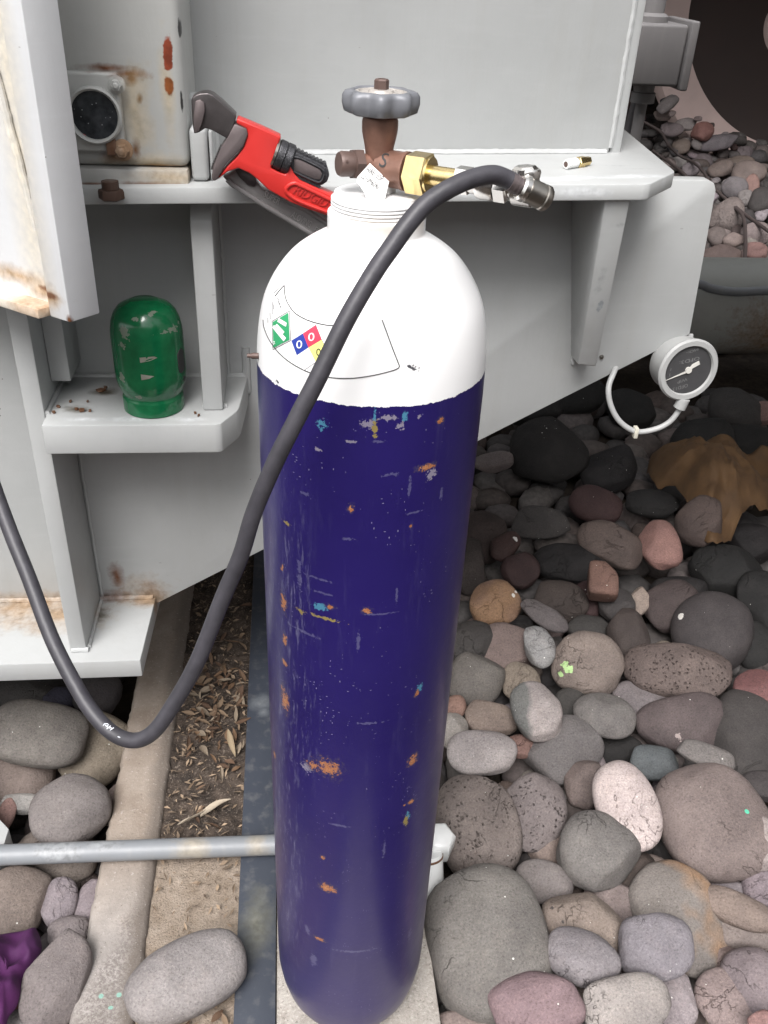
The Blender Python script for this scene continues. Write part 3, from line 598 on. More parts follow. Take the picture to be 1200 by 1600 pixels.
# valve
vz = at_y(598, 262, 0).z
v0 = Vector((at_y(598, 262, 0).x, 0, 0)) * 0
valve = MB()
valve.lathe([(.0165, 1.2697), (.0165, 1.281), (.0145, 1.283)], n=6)
part('valve_base', valve, M['white_part'], gc)
vb = MB(); zt = at_y(596, 181, 0).z
vb.lathe([(.011, 1.279), (.012, vz - .014), (.0125, vz - .004), (.0120, zt - .036), (.0122, zt - .031), (.0132, zt - .024), (.0146, zt - .018), (.0156, zt - .013), (.0159, zt - .009), (.0159, zt - .004), (.0150, zt - .001), (.0125, zt), (.0125, zt + .008)], n=36)
od = Vector((math.cos(math.radians(33)), -math.sin(math.radians(33)), 0)); oc = Vector((0, 0, vz + .0005))
vb.lathe([(.008, -.005), (.0150, .002), (.0158, .012), (.0158, .024), (.0166, .026), (.0166, .029), (.0140, .0295)], oc, od, 36)
vd = Vector((-.93, -.30, .06)).normalized()
vb.lathe([(.009, .0), (.009, .020)], oc + Vector((0, 0, .002)), vd, 24)
vo = part('valve', vb, M['bronze'], gc)
sc = MB(); sc.lathe([(.0095, .0165), (.0135, .0172), (.0135, .025), (.0125, .0255)], oc + Vector((0, 0, .002)), vd, 6); sc.lathe([(.0105, .0252), (.0108, .036), (.0095, .0385), (.0001, .0388)], oc + Vector((0, 0, .002)), vd, 24)
hp = oc + Vector((0, 0, .004)) + vd * .0345 + Vector((.30, -.93, .2)).normalized() * .0103; sc.lathe([(.0013, -.001), (.0013, .0006), (.0005, .0007)], hp, Vector((.30, -.93, .2)), 10)
part('safety_cap', sc, M['bronze_dark'], vo)
sm_ = MB(); side = Vector((0, 0, 1)).cross(od).normalized() * -1
nrm = (Vector((0, 0, 1)) * .35 - Vector((od.y, -od.x, 0)) * -1).normalized(); nrm = Vector((-.30, -.80, .5)).normalized()
nS = Vector((od.y, -od.x, 0)); _gv, _gf = glyphs('S')
sm_.add([oc + od * (.0075 + .0125 * x) + (nS * math.cos(.25 + .85 * y) + Vector((0, 0, 1)) * math.sin(.25 + .85 * y)) * .0163 for x, y in _gv], _gf)
part('letter', sm_, M['ink'], vo, smooth=0)
wz = at_y(596, 153, 0).z; hw = MB()
lob = lambda t, h: 1 + .085 * math.cos(8 * t + .5)
wp = [(.0160, -.004), (.0215, -.0100), (.0268, -.0125), (.0300, -.0108), (.0314, -.004), (.0312, .002), (.0296, .0052), (.0266, .0066), (.0236, .0060), (.0220, .0030)]
nn = 96; vs = []; fs = []
for r, h in wp:
    k = max(0, (r - .021) / .010)
    for i in range(nn): t = 2 * math.pi * i / nn; rr = r * (1 + .10 * k * math.cos(8 * t + .6)) * .98; vs.append((rr * math.cos(t), rr * math.sin(t), wz + h))
for k in range(len(wp) - 1):
    for i in range(nn): j = (i + 1) % nn; fs.append((k * nn + i, k * nn + j, (k + 1) * nn + j, (k + 1) * nn + i))
hw.add(vs, fs); wo_ = part('hand_wheel', hw, M['wheel'], vo, smooth=60)
part('wheel_disc', MB().lathe([(.0001, -.006), (.0222, -.006), (.0226, .0052), (.0200, .0056), (.0190, .0040), (.0115, .0046), (.0105, .0066), (.0075, .0070), (.0001, .0070)], (0, 0, wz), n=40), M['wheel_disc'], vo)
part('wheel_nut', MB().lathe([(.0064, .0068), (.0064, .0138), (.0052, .0150), (.0030, .0150), (.0030, .0138), (.0001, .0138)], (0, 0, wz), n=6), M['bronze_dark'], vo)
# paper tag stuck under the valve
tg = empty('paper_tag', oc - Vector((0, 0, .02)), 'white paper tag with printed number tied under the brass valve', 'tag')
tc = [(578, 255), (608, 283), (601, 312), (575, 318), (569, 300), (558, 284), (558, 277)]
td = depth(Vector((0, -.021, vz))) ; tp = [at_d(u, v, td + .004 * ((u - 578) / 30)) for u, v in tc]
fwd = Vector(CM[:, 2]); tm = MB(); tm.prism(tp, fwd * .0005, 0); part('paper', tm, M['paper'], tg, smooth=0)
tt = MB(); tn = -fwd; A = lambda u, v: at_d(u, v, td + .004 * ((u - 578) / 30) - .0008)
lettering(tt, 'AIRE  ESP', A(571, 266), A(596, 284), .0050, tn, .0004); lettering(tt, '2210M60901', A(563.5, 277), A(591, 298), .0050, tn, .0004)
part('print', tt, M['ink'], tg, smooth=0)
# ------------------------------------------------------------------ hose with its fittings
n0 = oc + od * .0305
hs_ = empty('air_hose', n0, 'black rubber hose looping from the valve across the front of the cylinder', 'hose')
part('union_nut', MB().lathe([(.0150, 0), (.0185, .0012), (.0185, .0185), (.0165, .0200), (.0090, .0202)], n0, od, 6).lathe([(.0150, .019), (.0150, .0215), (.0080, .0217)], n0, od, 30), M['brass'], hs_)
part('stem', MB().lathe([(.0085, .0205), (.0085, .047), (.006, .0475)], n0, od, 28), M['brass'], hs_)
ad = MB(); ad.lathe([(.0085, .0455), (.0120, .0465), (.0120, .0585), (.0105, .060)], n0, od, 6); ad.lathe([(.0098, .0585), (.0098, .0660), (.0125, .067), (.0132, .0700), (.0132, .0800), (.0122, .0825)], n0, od, 28)
ad.lathe([(.0122, .0828), (.0136, .0836), (.0136, .0935), (.0115, .095)], n0, od, 6); ad.lathe([(.0085, .094), (.0085, .104)], n0, od, 24)
part('adapter', ad, M['chrome'], hs_)
eb = MB(); e0 = n0 + od * .108; eb.lathe([(.0105, -.010), (.0135, -.008), (.0135, .008), (.0105, .010)], e0, od, 24); eb.lathe([(.0092, -.018), (.0104, -.016), (.0104, -.011)], e0 , Vector((-.10, .0, -1)), 20); eb.lathe([(.0088, .006), (.0108, .008), (.0108, .017), (.0085, .019)], e0, Vector((-.10, .05, 1)), 6)
part('elbow', eb, M['chrome'], hs_)
HP = [(806, 288, .738), (790, 279, .735), (768, 273, .729), (735, 280, .723), (700, 296, .718), (668, 317, .716), (640, 347, .716), (612, 386, .718), (585, 425, .720), (541, 500, .724), (497, 590, .733), (466, 650, .743), (430, 722, .759), (397, 800, .782), (376, 868, .80), (348, 934, .816), (307, 1036, .840), (268, 1105, .855), (240, 1143, .862), (212, 1157, .868), (180, 1148, .875), (150, 1120, .882), (122, 1078, .890), (82, 1000, .905), (46, 905, .92), (14, 825, .93), (-22, 725, .935), (-70, 580, .935), (-130, 420, .93)]
hpts = [at_d(u, v, d) for u, v, d in HP]; hpath = smooth_path(hpts, 10)
part('rubber_tube', MB().tube(hpath, .0076, 24), M['hose'], hs_, smooth=60)
h0 = hpts[0]; hd = (at_d(860, 314, .752) - h0).normalized()
fe = MB(); fe.tube([h0 - hd * .006, h0 + hd * .004], .0076, 24); fe.tube([h0 - hd * .0025, h0 - hd * .0008], .0080, 24); fe.tube([h0 + hd * .0008, h0 + hd * .0026], .0080, 24); part('ferrule', fe, M['jaw'], hs_)
cp = MB(); cp.lathe([(.0060, .003), (.0092, .0035), (.0112, .0055), (.0112, .0098), (.0100, .0108)], h0, hd, 32); part('collar', cp, M['chrome'], hs_)
cb = MB(); cb.lathe([(.0094, .0104), (.0105, .0112), (.0105, .0245), (.0098, .0252), (.0098, .0262), (.0108, .0270), (.0108, .0305), (.0094, .0325), (.0060, .0326), (.0060, .028)], h0, hd, 36); part('coupler', cb, M['steel_bright'], hs_)
hr = MB()
for k in range(3):
    a, b, d = ((158 + 7 * k), (1131 + 5 * k), .872)
    for (x0, y0, x1, y1) in (((-2, 2), (2, -3), (0, 0), (0, 0)) and ((-2, 2, 2, -3), (0, 3, 4, -2), (-2, -1, 3, 2))):
        hr.tube([at_d(a + x0, b + y0, d - .0035), at_d(a + x1, b + y1, d - .0035)], .00045, 5)
def nearest_on_hose(u, v):
    best = min(hpath, key=lambda p: abs((CM.T @ (np.array(p) - CP))[0] / depth(p) * FOC + 600 - u) + abs((CM.T @ (np.array(p) - CP))[1] / depth(p) * FOC + 800 - v))
    return depth(best)
hr = MB()
for k, (x0, y0, x1, y1) in enumerate([(160, 1137, 163, 1131), (163, 1131, 169, 1131), (166, 1136, 170, 1132), (167, 1139, 173, 1134), (170, 1136, 175, 1138), (172, 1141, 178, 1137), (164, 1133, 172, 1138), (184, 1151, 196, 1155), (160, 1137, 163, 1138)]):
    dd = nearest_on_hose((x0 + x1) / 2, (y0 + y1) / 2) - .0073
    hr.tube([at_d(x0, y0, dd), at_d(x1, y1, dd)], .0005, 5)
part('print', hr, M['hoseprint'], hs_)
# ------------------------------------------------------------------ the two wrenches behind the cylinder
WY = .318
def Z2(x, y): return (280 + x / 4, 100 + y / 4)
def plate(pts, y0, t, bev=.002, seg=2): return MB().prism([at_y(*Z2(x, y), y0) for x, y in pts], (0, t, 0), bev, seg)
wr = empty('pipe_wrench', at_y(*Z2(600, 600), WY), 'red pipe wrench hooked by its jaw at the housing, handle behind the cylinder neck', 'pipe wrench')
red = plate([(362, 338), (500, 395), (638, 458), (612, 520), (572, 652), (620, 676), (664, 692), (692, 638), (722, 690), (755, 728), (985, 832), (1190, 925), (1150, 1035), (930, 950), (815, 912), (700, 868), (560, 790), (480, 715), (440, 684), (370, 652), (300, 676), (235, 726), (300, 640), (360, 580), (405, 520), (428, 440), (420, 405), (356, 372)], WY - .012, .024, .003, 3)
part('handle', red, M['red'], wr)
# raised rims of the handle leave the hollow that carries the lettering
rm = MB()
rim = [(1190, 962), (985, 868), (760, 760), (715, 748), (680, 765), (668, 790), (690, 820), (760, 862), (940, 930), (1160, 1010)]
rm.tube([at_y(*Z2(p.x, p.y), WY - .0122) for p in smooth_path([(a, b, 0) for a, b in rim], 5)], .0026, 10)
part('rim', rm, M['red'], wr)
lt = MB(); lettering(lt, 'RIDGID', at_y(*Z2(705, 802), WY - .0121), at_y(*Z2(910, 897), WY - .0121), .0115, (0, -1, 0), .0002, 0, .25, .0011); part('lettering', lt, M['redtext'], wr, smooth=0)
part('heel_jaw', plate([(345, 374), (422, 405), (430, 442), (402, 516), (350, 572), (292, 630), (235, 727), (212, 735), (200, 715), (212, 640), (262, 520), (300, 462)], WY - .0145, .029, .002), M['jaw'], wr)
tee = MB()
for k in range(9):
    t = k / 8; c = at_y(*Z2(212 + 50 * t, 640 - 118 * t), WY); tee.box(c.x - .0018, c.x + .001, WY - .012, WY + .012, c.z - .0012, c.z + .0012, 0)
part('teeth', tee, M['darksteel'], wr)
hj = plate([(74, 225), (82, 208), (105, 192), (132, 183), (180, 180), (215, 196), (268, 240), (355, 322), (350, 362), (326, 420), (300, 468), (250, 440), (205, 415), (162, 402), (140, 418), (120, 431), (92, 436), (84, 380), (78, 300)], WY - .013, .026, .004, 3)
part('hook_jaw', hj, M['darksteel'], wr)
fl = plate([(100, 232), (130, 222), (158, 245), (160, 300), (140, 380), (120, 425), (95, 430), (88, 340)], WY - .0165, .004, .0012); part('jaw_face', fl, M['jaw'], wr)
sh = MB(); SH = [(640, 520), (730, 548), (895, 628), (930, 656), (940, 695), (925, 738), (890, 760), (850, 748), (720, 690), (640, 655)]
sh.prism([at_y(*Z2(x, y), WY - .010) for x, y in SH], (0, .020, 0), .0018, 2)
for k in range(9):
    t = k / 8
    for a, b, s in (((725, 545), (910, 634), 1), ((725, 700), (872, 762), -1)):
        c = at_y(*Z2(a[0] + (b[0] - a[0]) * t, a[1] + (b[1] - a[1]) * t), WY - .009)
        sh.lathe([(.0001, 0), (.0026, .0002), (.0026, .017), (.0001, .0172)], c, (0, 1, 0), 8)
so = part('shank', sh, M['nut'], wr)
part('slot', plate([(715, 595), (760, 600), (880, 660), (893, 690), (880, 722), (850, 722), (720, 665)], WY - .0106, .003, .0006), M['jaw'], so)
rmk = MB(); rmk.tube([at_y(*Z2(p.x, p.y), WY - .0107) for p in smooth_path([(a, b, 0) for a, b in ((710, 580), (760, 590), (885, 652), (905, 690), (885, 735), (845, 732), (715, 672))], 4)], .0014, 8); part('slot_rim', rmk, M['nut'], so)
na, nb = at_y(*Z2(608, 560), WY), at_y(*Z2(702, 602), WY); nd = (nb - na).normalized(); L = (nb - na).length; nr = 23.5 * depth(na) / FOC
knur = MB(); vs = []; fs = []; NN = 96; qq = Vector((0, 0, 1)).rotation_difference(nd); hsq = [(0, .90), (.03, .97), (.08, 1), (.46, 1), (.5, .93), (.54, 1), (.92, 1), (.97, .97), (1, .90)]
prof = []
for h, r in hsq: prof.append((h, r))
rings = []
for k in range(25):
    h = k / 24; r = np.interp(h, [a for a, b in hsq], [b for a, b in hsq]); rings.append((h, r))
for h, r in rings:
    for i in range(NN): t = 2 * math.pi * i / NN; kn = .020 if ((i // 2 + int(h * 24)) % 2 == 0 and .06 < h < .94) else 0; vs.append(na + qq @ Vector(((r - kn) * nr * math.cos(t), (r - kn) * nr * math.sin(t), h * L)))
for k in range(len(rings) - 1):
    for i in range(NN): j = (i + 1) % NN; fs.append((k * NN + i, k * NN + j, (k + 1) * NN + j, (k + 1) * NN + i))
fs += [tuple(range(NN))[::-1], tuple((len(rings) - 1) * NN + i for i in range(NN))]
knur.add(vs, fs); part('adjusting_nut', knur, M['nut'], wr, smooth=20)
part('washer', MB().lathe([(nr * .95, -.0035), (nr * .95, -.0005)], na, nd, 40), M['steel_bright'], wr)
sp_ = empty('spanner', at_y(*Z2(600, 860), .335), 'dark grey forged wrench with stamped letters lying under the red pipe wrench', 'wrench')
SY = .3365
part('shaft', plate([(268, 702), (310, 688), (352, 652), (420, 672), (470, 712), (520, 780), (640, 818), (800, 898), (935, 988), (1190, 1140), (1170, 1275), (870, 1104), (700, 1000), (500, 880), (330, 770)], SY - .006, .014, .003, 3), M['spanner'], sp_)
sr = MB()
for lst in ([(300, 722), (330, 752), (500, 862), (700, 984), (870, 1086), (1170, 1255)], [(640, 838), (800, 912), (935, 1002), (1180, 1152)]):
    sr.tube([at_y(*Z2(a, b), SY - .0062) for a, b in lst], .0034, 10)
part('rim', sr, M['spanner'], sp_)
sj = plate([(345, 660), (380, 652), (440, 668), (478, 705), (488, 745), (470, 770), (430, 760), (380, 715)], SY - .0095, .004, .0015); part('jaw', sj, M['darksteel'], sp_)
sl = MB(); lettering(sl, 'SUPER', at_y(*Z2(522, 825), SY - .006), at_y(*Z2(620, 880), SY - .006), .0085, (0, -1, 0), .0003, 0, 0, .0006)
lettering(sl, 'ALOVING', at_y(*Z2(695, 955), SY - .006), at_y(*Z2(815, 1022), SY - .006), .0085, (0, -1, 0), .0003, 0, 0, .0006)
lettering(sl, 'FORG', at_y(*Z2(835, 1048), SY - .006), at_y(*Z2(905, 1088), SY - .006), .0085, (0, -1, 0), .0003, 0, 0, .0006)
part('lettering', sl, M['stamp'], sp_, smooth=0)
# ------------------------------------------------------------------ green valve cap, brass fitting, pressure gauge
cc_ = at_z(235, 655, ZL); cx, cy = cc_.x + .001, cc_.y + .044
ctop = at_y(219, 468, cy).z
kk = (ctop - ZL)
gcap = empty('valve_cap', (cx, cy, ZL), 'glossy green steel cylinder cap with scratches standing on the lower shelf', 'valve cap')
RB = .0515; RZ = .0448
pc = [(.0400, .0005), (RZ, .0015), (RZ, .020), (.0442, .0235), (.0424, .026), (.0426, .028), (.0455, .033), (.0490, .042), (.0512, .052), (RB, .062), (RB, kk - .050), (.0508, kk - .040), (.0485, kk - .028), (.0440, kk - .017), (.0370, kk - .0085), (.0270, kk - .0035), (.0215, kk - .0015), (.0195, kk), (.0001, kk + .0005)]
part('shell', MB().lathe(pc, (cx, cy, ZL), (0, 0, 1), 72), M['capgreen'], gcap, smooth=60)
vt = MB(); vang = math.radians(-22); vdir = Vector((math.cos(vang), math.sin(vang), 0)); vp = Vector((cx, cy, ZL)) + vdir * (RB - .004)
tg_ = Vector((0, 0, 1)).cross(vdir)
vt.prism([vp + tg_ * .0085 * math.cos(t) + Vector((0, 0, 1)) * (.082 + (.010 if math.sin(t) > 0 else -.010) + .0085 * math.sin(t)) for t in [2 * math.pi * i / 20 for i in range(20)]], vdir * .0046, 0)
vt.prism([vp + tg_ * .003 * math.cos(t) + tg_ * .006 + Vector((0, 0, 1)) * (.052 + .004 * math.sin(t)) for t in [2 * math.pi * i / 12 for i in range(12)]], vdir * .0042, 0)
part('vent', vt, M['ink'], gcap)
scr = MB()
def on_cap(u, v):
    r = ray(u, v); t = .9
    while t < 2:
        p = CP + r * t
        rr = float(np.interp(p[2] - ZL, [h for _, h in pc], [a for a, _ in pc]))
        if math.hypot(p[0] - cx, p[1] - cy) < rr: break
        t += .0005
    return Vector(p) - Vector(r) * .0012
for tri in ([(218, 559), (241, 557), (246, 559), (234, 564), (219, 567)], [(220, 585), (241, 588), (233, 592), (221, 594)]):
    o_ = [on_cap(*p) for p in tri]; scr.add(o_, [tuple(range(len(o_)))])
part('paint_chip', scr, solid('bare cap metal', (.23, .23, .19), .5), gcap, smooth=0)
bf0, bf1 = at_z(883, 264, 1.2014), at_z(919, 258, 1.2024); bd = (bf1 - bf0).normalized(); rbf = .0068; bo = bf0 + Vector((0, 0, rbf * .9))
bfit = empty('brass_fitting', bf0, 'small brass hose fitting with white thread tape lying on the top shelf', 'fitting')
bl = (bf1 - bf0).length
part('nut', MB().lathe([(.0066, bl * .50), (.0078, bl * .53), (.0078, bl * .78), (.0066, bl * .80), (.0062, bl * .80), (.0062, bl), (.0045, bl * 1.01)], bo, bd, 6), M['brass'], bfit)
th = [(.0040, bl * .02), (.0040, 0)]
for k in range(6): th += [(.0061, bl * (.01 + k * .08)), (.0067, bl * (.04 + k * .08)), (.0061, bl * (.07 + k * .08))]
part('thread', MB().lathe(th, bo, bd, 28, cap=False), M['white_part'], bfit)
part('bore', MB().lathe([(.0001, .002), (.0046, .002), (.0052, .0004)], bo, bd, 24), M['bronze_dark'], bfit)
# gauge
gcn = at_y(1075, 578, .50)
gn = Vector((.42, -.80, .22)); 
gfw = (Vector(CP) - gcn).normalized(); gn = (gfw + Vector((.50, .10, -.32))).normalized()
gr_ = 45 * depth(gcn) / FOC
pg = empty('pressure_gauge', gcn, 'round pressure gauge with a black dial hanging under the frame edge', 'pressure gauge')
part('case', MB().lathe([(gr_ * .80, -.045), (gr_ * .98, -.044), (gr_ * 1.0, -.040), (gr_ * 1.0, -.006)], gcn, gn, 48), M['gaugecase'], pg)
part('bezel', MB().lathe([(gr_ * 1.0, -.0062), (gr_ * 1.10, -.005), (gr_ * 1.12, .001), (gr_ * 1.06, .005), (gr_ * .90, .005), (gr_ * .86, .0015)], gcn, gn, 56, cap=False), M['gaugecase'], pg)
part('dial', MB().lathe([(.0001, .0002), (gr_ * .90, .0002), (gr_ * .90, -.002)], gcn, gn, 48), M['dial'], pg)
gx = Vector((0, 0, 1)).cross(gn).normalized(); gy = gn.cross(gx)
D = lambda a, b, l=.001: gcn + gx * a * gr_ + gy * b * gr_ + gn * l
nd_ = MB(); na_, nb_ = D(-.80, -.34), D(.36, .26); e = (nb_ - na_).normalized(); w = gn.cross(e)
nd_.prism([na_, D(-.05, -.05) + w * .0017, D(.02, .02) + w * .0017, nb_ - e * .012 + w * .0034, nb_ + w * .0034, nb_ - w * .0034, nb_ - e * .012 - w * .0034, D(.02, .02) - w * .0017, D(-.05, -.05) - w * .0017], gn * .0012, 0); nd_.lathe([(.0055, -.0005), (.0055, .0028), (.0001, .003)], D(0, 0, .0005), gn, 20); part('needle', nd_, M['needle'], pg)
dp = MB()
for s, a, b, h in (('MO:-', (.22, .80), (-.22, .66), .10), ('OFD3:', (.34, .48), (-.40, .34), .13), ('WIP', (.02, -.28), (-.34, -.38), .12), ('OFD13', (.10, -.50), (-.46, -.64), .13), ('1', (-.62, .10), (-.68, .10), .10), ('5', (-.64, -.10), (-.70, -.10), .10)):
    lettering(dp, s, D(*a, .0006), D(*b, .0006), h * gr_, gn, .0002)
part('print', dp, M['dialprint'], pg, smooth=0)
tb = MB(); TP = [(1068, 622, .497), (1060, 642, .497), (1045, 660, .497), (1022, 671, .497), (993, 674, .497), (968, 658, .50), (954, 632, .505), (951, 605, .512), (960, 580, .53), (972, 550, .58)]
tb.tube(smooth_path([at_y(u, v, y) for u, v, y in TP], 8), .0048, 16); part('tube', tb, M['gaugecase'], pg, smooth=60)
tq = at_y(1063, 634, .497); td_ = (at_y(1052, 654, .497) - at_y(1068, 622, .497)).normalized(); part('stub', MB().tube([tq - td_ * .014, tq + td_ * .004], .0105, 24), M['gaugecase'], pg)
ct = at_y(993, 674, .497); part('cable_tie', MB().box(ct.x - .0035, ct.x + .0035, ct.y - .0066, ct.y + .0066, ct.z - .011, ct.z + .0085, .001), solid('pale tie', (.55, .53, .45)), pg)
bkp = gcn - gn * .04; part('bracket', MB().box(bkp.x - .012, bkp.x + .02, bkp.y, .545, bkp.z + .0, bkp.z + .05, .002), M['gaugecase'], pg)
# ------------------------------------------------------------------ junction box, conduits, tank, drum, cables
JY = 3.2; JK = (JY - CP[1]) / (1.15 - CP[1])
jz = lambda u, v, y=JY: at_y(u, v, y)
fl_, bl_, br_ = jz(995, 36), jz(984, 134), jz(1060, 134)
z1, z0 = fl_.z, bl_.z; x0, x1 = bl_.x, br_.x
jb = empty('junction_box', (x0 + .1, JY + .1, z0), 'grey metal junction box on a conduit beside the big brown drum', 'junction box')
part('case', MB().box(x0, x1 - .002, JY, JY + .26, z0, z1, .013, 3), M['box'], jb)
part('lid', MB().box(x1 + .001, x1 + .036, JY - .018, JY + .275, z0 - .012, z1 + .016, .008, 3), M['box'], jb)
hx_ = jz(1018, 150).x; hy_ = JY + .1
cd = MB(); cd.lathe([(.052, 0), (.052, .040), (.043, .044), (.043, .075)], (hx_, hy_, z0 - .076), (0, 0, 1), 28); part('conduit_hub', cd, M['box'], jb)
part('conduit', MB().tube([(hx_, hy_, z0 - .06), (hx_, hy_, .3), (hx_ - .01, hy_ + .02, -.16)], .025, 24), M['box'], jb)
cu = MB(); cu.lathe([(.068, .0), (.068, .022), (.058, .03), (.047, .034), (.047, 1.2)], (jz(1029, 60).x, JY + .12, z1), (0, 0, 1), 32); part('conduit', cu, M['box'], jb)
tag(MB().tube([jz(1004, 90, 3.5), jz(998, 150, 3.5), jz(984, 205, 3.5), (jz(974, 235, 3.5).x, 3.5, -.1)], .028, 16).build('cable', solid('dark conduit', (.10, .095, .10))), 'dark thin conduit slanting down behind the junction box conduit', 'cable')
tag(MB().tube([jz(1011, -60, 3.7), jz(1012, 14, 3.7), jz(1009, 60, 3.7)], .018, 12).build('red_pipe', solid('red pipe paint', (.25, .02, .04))), 'thin red pipe just visible above the junction box', 'pipe')
# horizontal tank
TY, TZ, TR = 2.78, .17, .205
tk = empty('tank', (2.6, TY, 0), 'grey horizontal tank with brown rust stain lying on the stones', 'tank')
part('shell', MB().lathe([(.0001, -.02), (.12, -.015), (.19, 0), (TR, .03), (TR, 2.6), (.19, 2.63), (.0001, 2.66)], (1.05, TY, TZ), (1, .012, 0), 64), M['tank'], tk)
tp_ = [at_y(u, v, 2.60) for u, v in ((1060, 446), (1092, 444), (1112, 451), (1150, 456), (1200, 454), (1300, 452))]
tag(MB().tube(smooth_path(tp_, 8), .018, 16).build('pipe', M['galv'], smooth=60), 'thin grey pipe running along the top of the tank', 'pipe')
# big pink rimmed drum far behind
DY = 7.3
dc = at_y(1243, 46, DY); kd = depth(dc) / FOC
dr = empty('drum', (dc.x, DY, 0), 'big dark brown drum with a broad pink rim behind the stones', 'drum')
dax = Vector((0, math.cos(math.radians(24)), -math.sin(math.radians(24))))      # the drum leans back a little
part('rim', MB().lathe([(178 * kd, .0), (179 * kd, -.05), (236 * kd, -.05), (240 * kd, .0), (240 * kd, .06), (178 * kd, .4)], dc, dax, 96, cap=False), M['pink'], dr)
part('disc', MB().lathe([(.0001, .10), (177 * kd, .10), (177.5 * kd, .02)], dc, dax, 96), M['drum'], dr)
part('hub', MB().lathe([(.0001, .0), (48 * kd, .0), (52 * kd, .03), (52 * kd, .09)], dc, dax, 64), M['pink'], dr)
bw = MB().box(-9, 6, 13.0, 13.4, -.17, 5, .01); tag(bw.build('garden_wall', M['pink']), 'pink rendered wall far behind the stone bed', 'wall')  # its height is raised to cut sky light from behind
for pts, lab in (([(1005, 190), (1032, 206), (1044, 226), (1062, 243), (1085, 255), (1100, 270), (1112, 290), (1135, 312), (1165, 336), (1188, 352), (1215, 372)], 'thin brown irrigation line trailing across the far stones'),
                 ([(1020, 235), (1040, 250), (1060, 264), (1075, 278), (1090, 292)], 'short brown stem lying over stones behind the top shelf'),
                 ([(1140, 318), (1155, 330), (1163, 345), (1165, 380), (1164, 410), (1170, 452), (1176, 480)], 'dark brown twig running down towards the tank')):
    rnd_ = random.Random(len(lab)); P_ = [min((at_z(u, v, .09), at_y(u, v, 6.5)), key=lambda q: q.y) for u, v in pts]
    tag(MB().tube(smooth_path(P_, 6), .011, 8).build('twig', M['cable'], smooth=60), lab, 'twig')
# ------------------------------------------------------------------ conduit over the curb, its white elbow, corner plate
cpz = .028
cpp = empty('floor_pipe', (-.4, .25, 0), 'grey steel pipe lying across the kerb and dirt channel behind the cylinder', 'pipe')
ya, yb_ = at_z(0, 1336, cpz), at_z(430, 1320, cpz)
dv = (yb_ - ya).normalized()
part('tube', MB().tube([ya - dv * .7, ya, yb_, yb_ + dv * .262], .0185, 32), M['galv'], cpp)
ec = at_z(692, 1312, .05)
el2 = MB(); el2.lathe([(.019, -.030), (.0265, -.028), (.0265, .012), (.0225, .018), (.0200, .0185), (.0001, .019)], (yb_ + dv * .275), dv, 32)
part('elbow', el2, M['white_part'], cpp)
lb_ = MB(); q0 = yb_ + dv * .272; cpt = Vector((q0.x + .002, q0.y, 0))
lb_.lathe([(.0001, -.01), (.030, -.008), (.0325, 0), (.0325, .034), (.0310, .041), (.0270, .047), (.0220, .050), (.0001, .052)], (at_z(684, 1312, .04).x, at_z(684, 1312, .04).y, .018), (0, -.2, 1), 6)
part('cap_nut', lb_, M['white_part'], cpp)
l2 = MB(); w0_ = at_z(672, 1392, .0); l2.lathe([(.0001, -.03), (.029, -.03), (.029, .06), (.026, .066), (.0001, .067)], (w0_.x, w0_.y + .02, -.01), (-.05, .42, 1), 28); part('coupling', l2, M['white_part'], cpp)
l3 = MB(); l3.lathe([(.0292, .056), (.0300, .057), (.0300, .0595), (.0292, .0605)], (w0_.x, w0_.y + .02, -.01), (-.05, .42, 1), 28); part('rust_ring', l3, M['rust'], cpp)
cpl = at_z(14, 1295, .03)
tag(MB().prism([cpl, cpl + Vector((-.10, .10, 0)), cpl + Vector((-.22, -.03, 0)), cpl + Vector((-.10, -.13, 0))], (0, 0, .30), .003).build('support_foot', M['steel'], loc=(cpl.x, cpl.y, -.1)) if False else MB().hexa([(cpl.x, cpl.y, -.12), (cpl.x - .02, cpl.y - .10, -.12), (cpl.x - .3, cpl.y - .10, -.12), (cpl.x - .3, cpl.y + .12, -.12), (cpl.x, cpl.y, .03), (cpl.x - .012, cpl.y - .085, .0), (cpl.x - .3, cpl.y - .085, .03), (cpl.x - .3, cpl.y + .26, .16)], .002).build('support_foot', M['steel']), 'pale grey plate corner poking in at the left above the floor pipe', 'bracket')
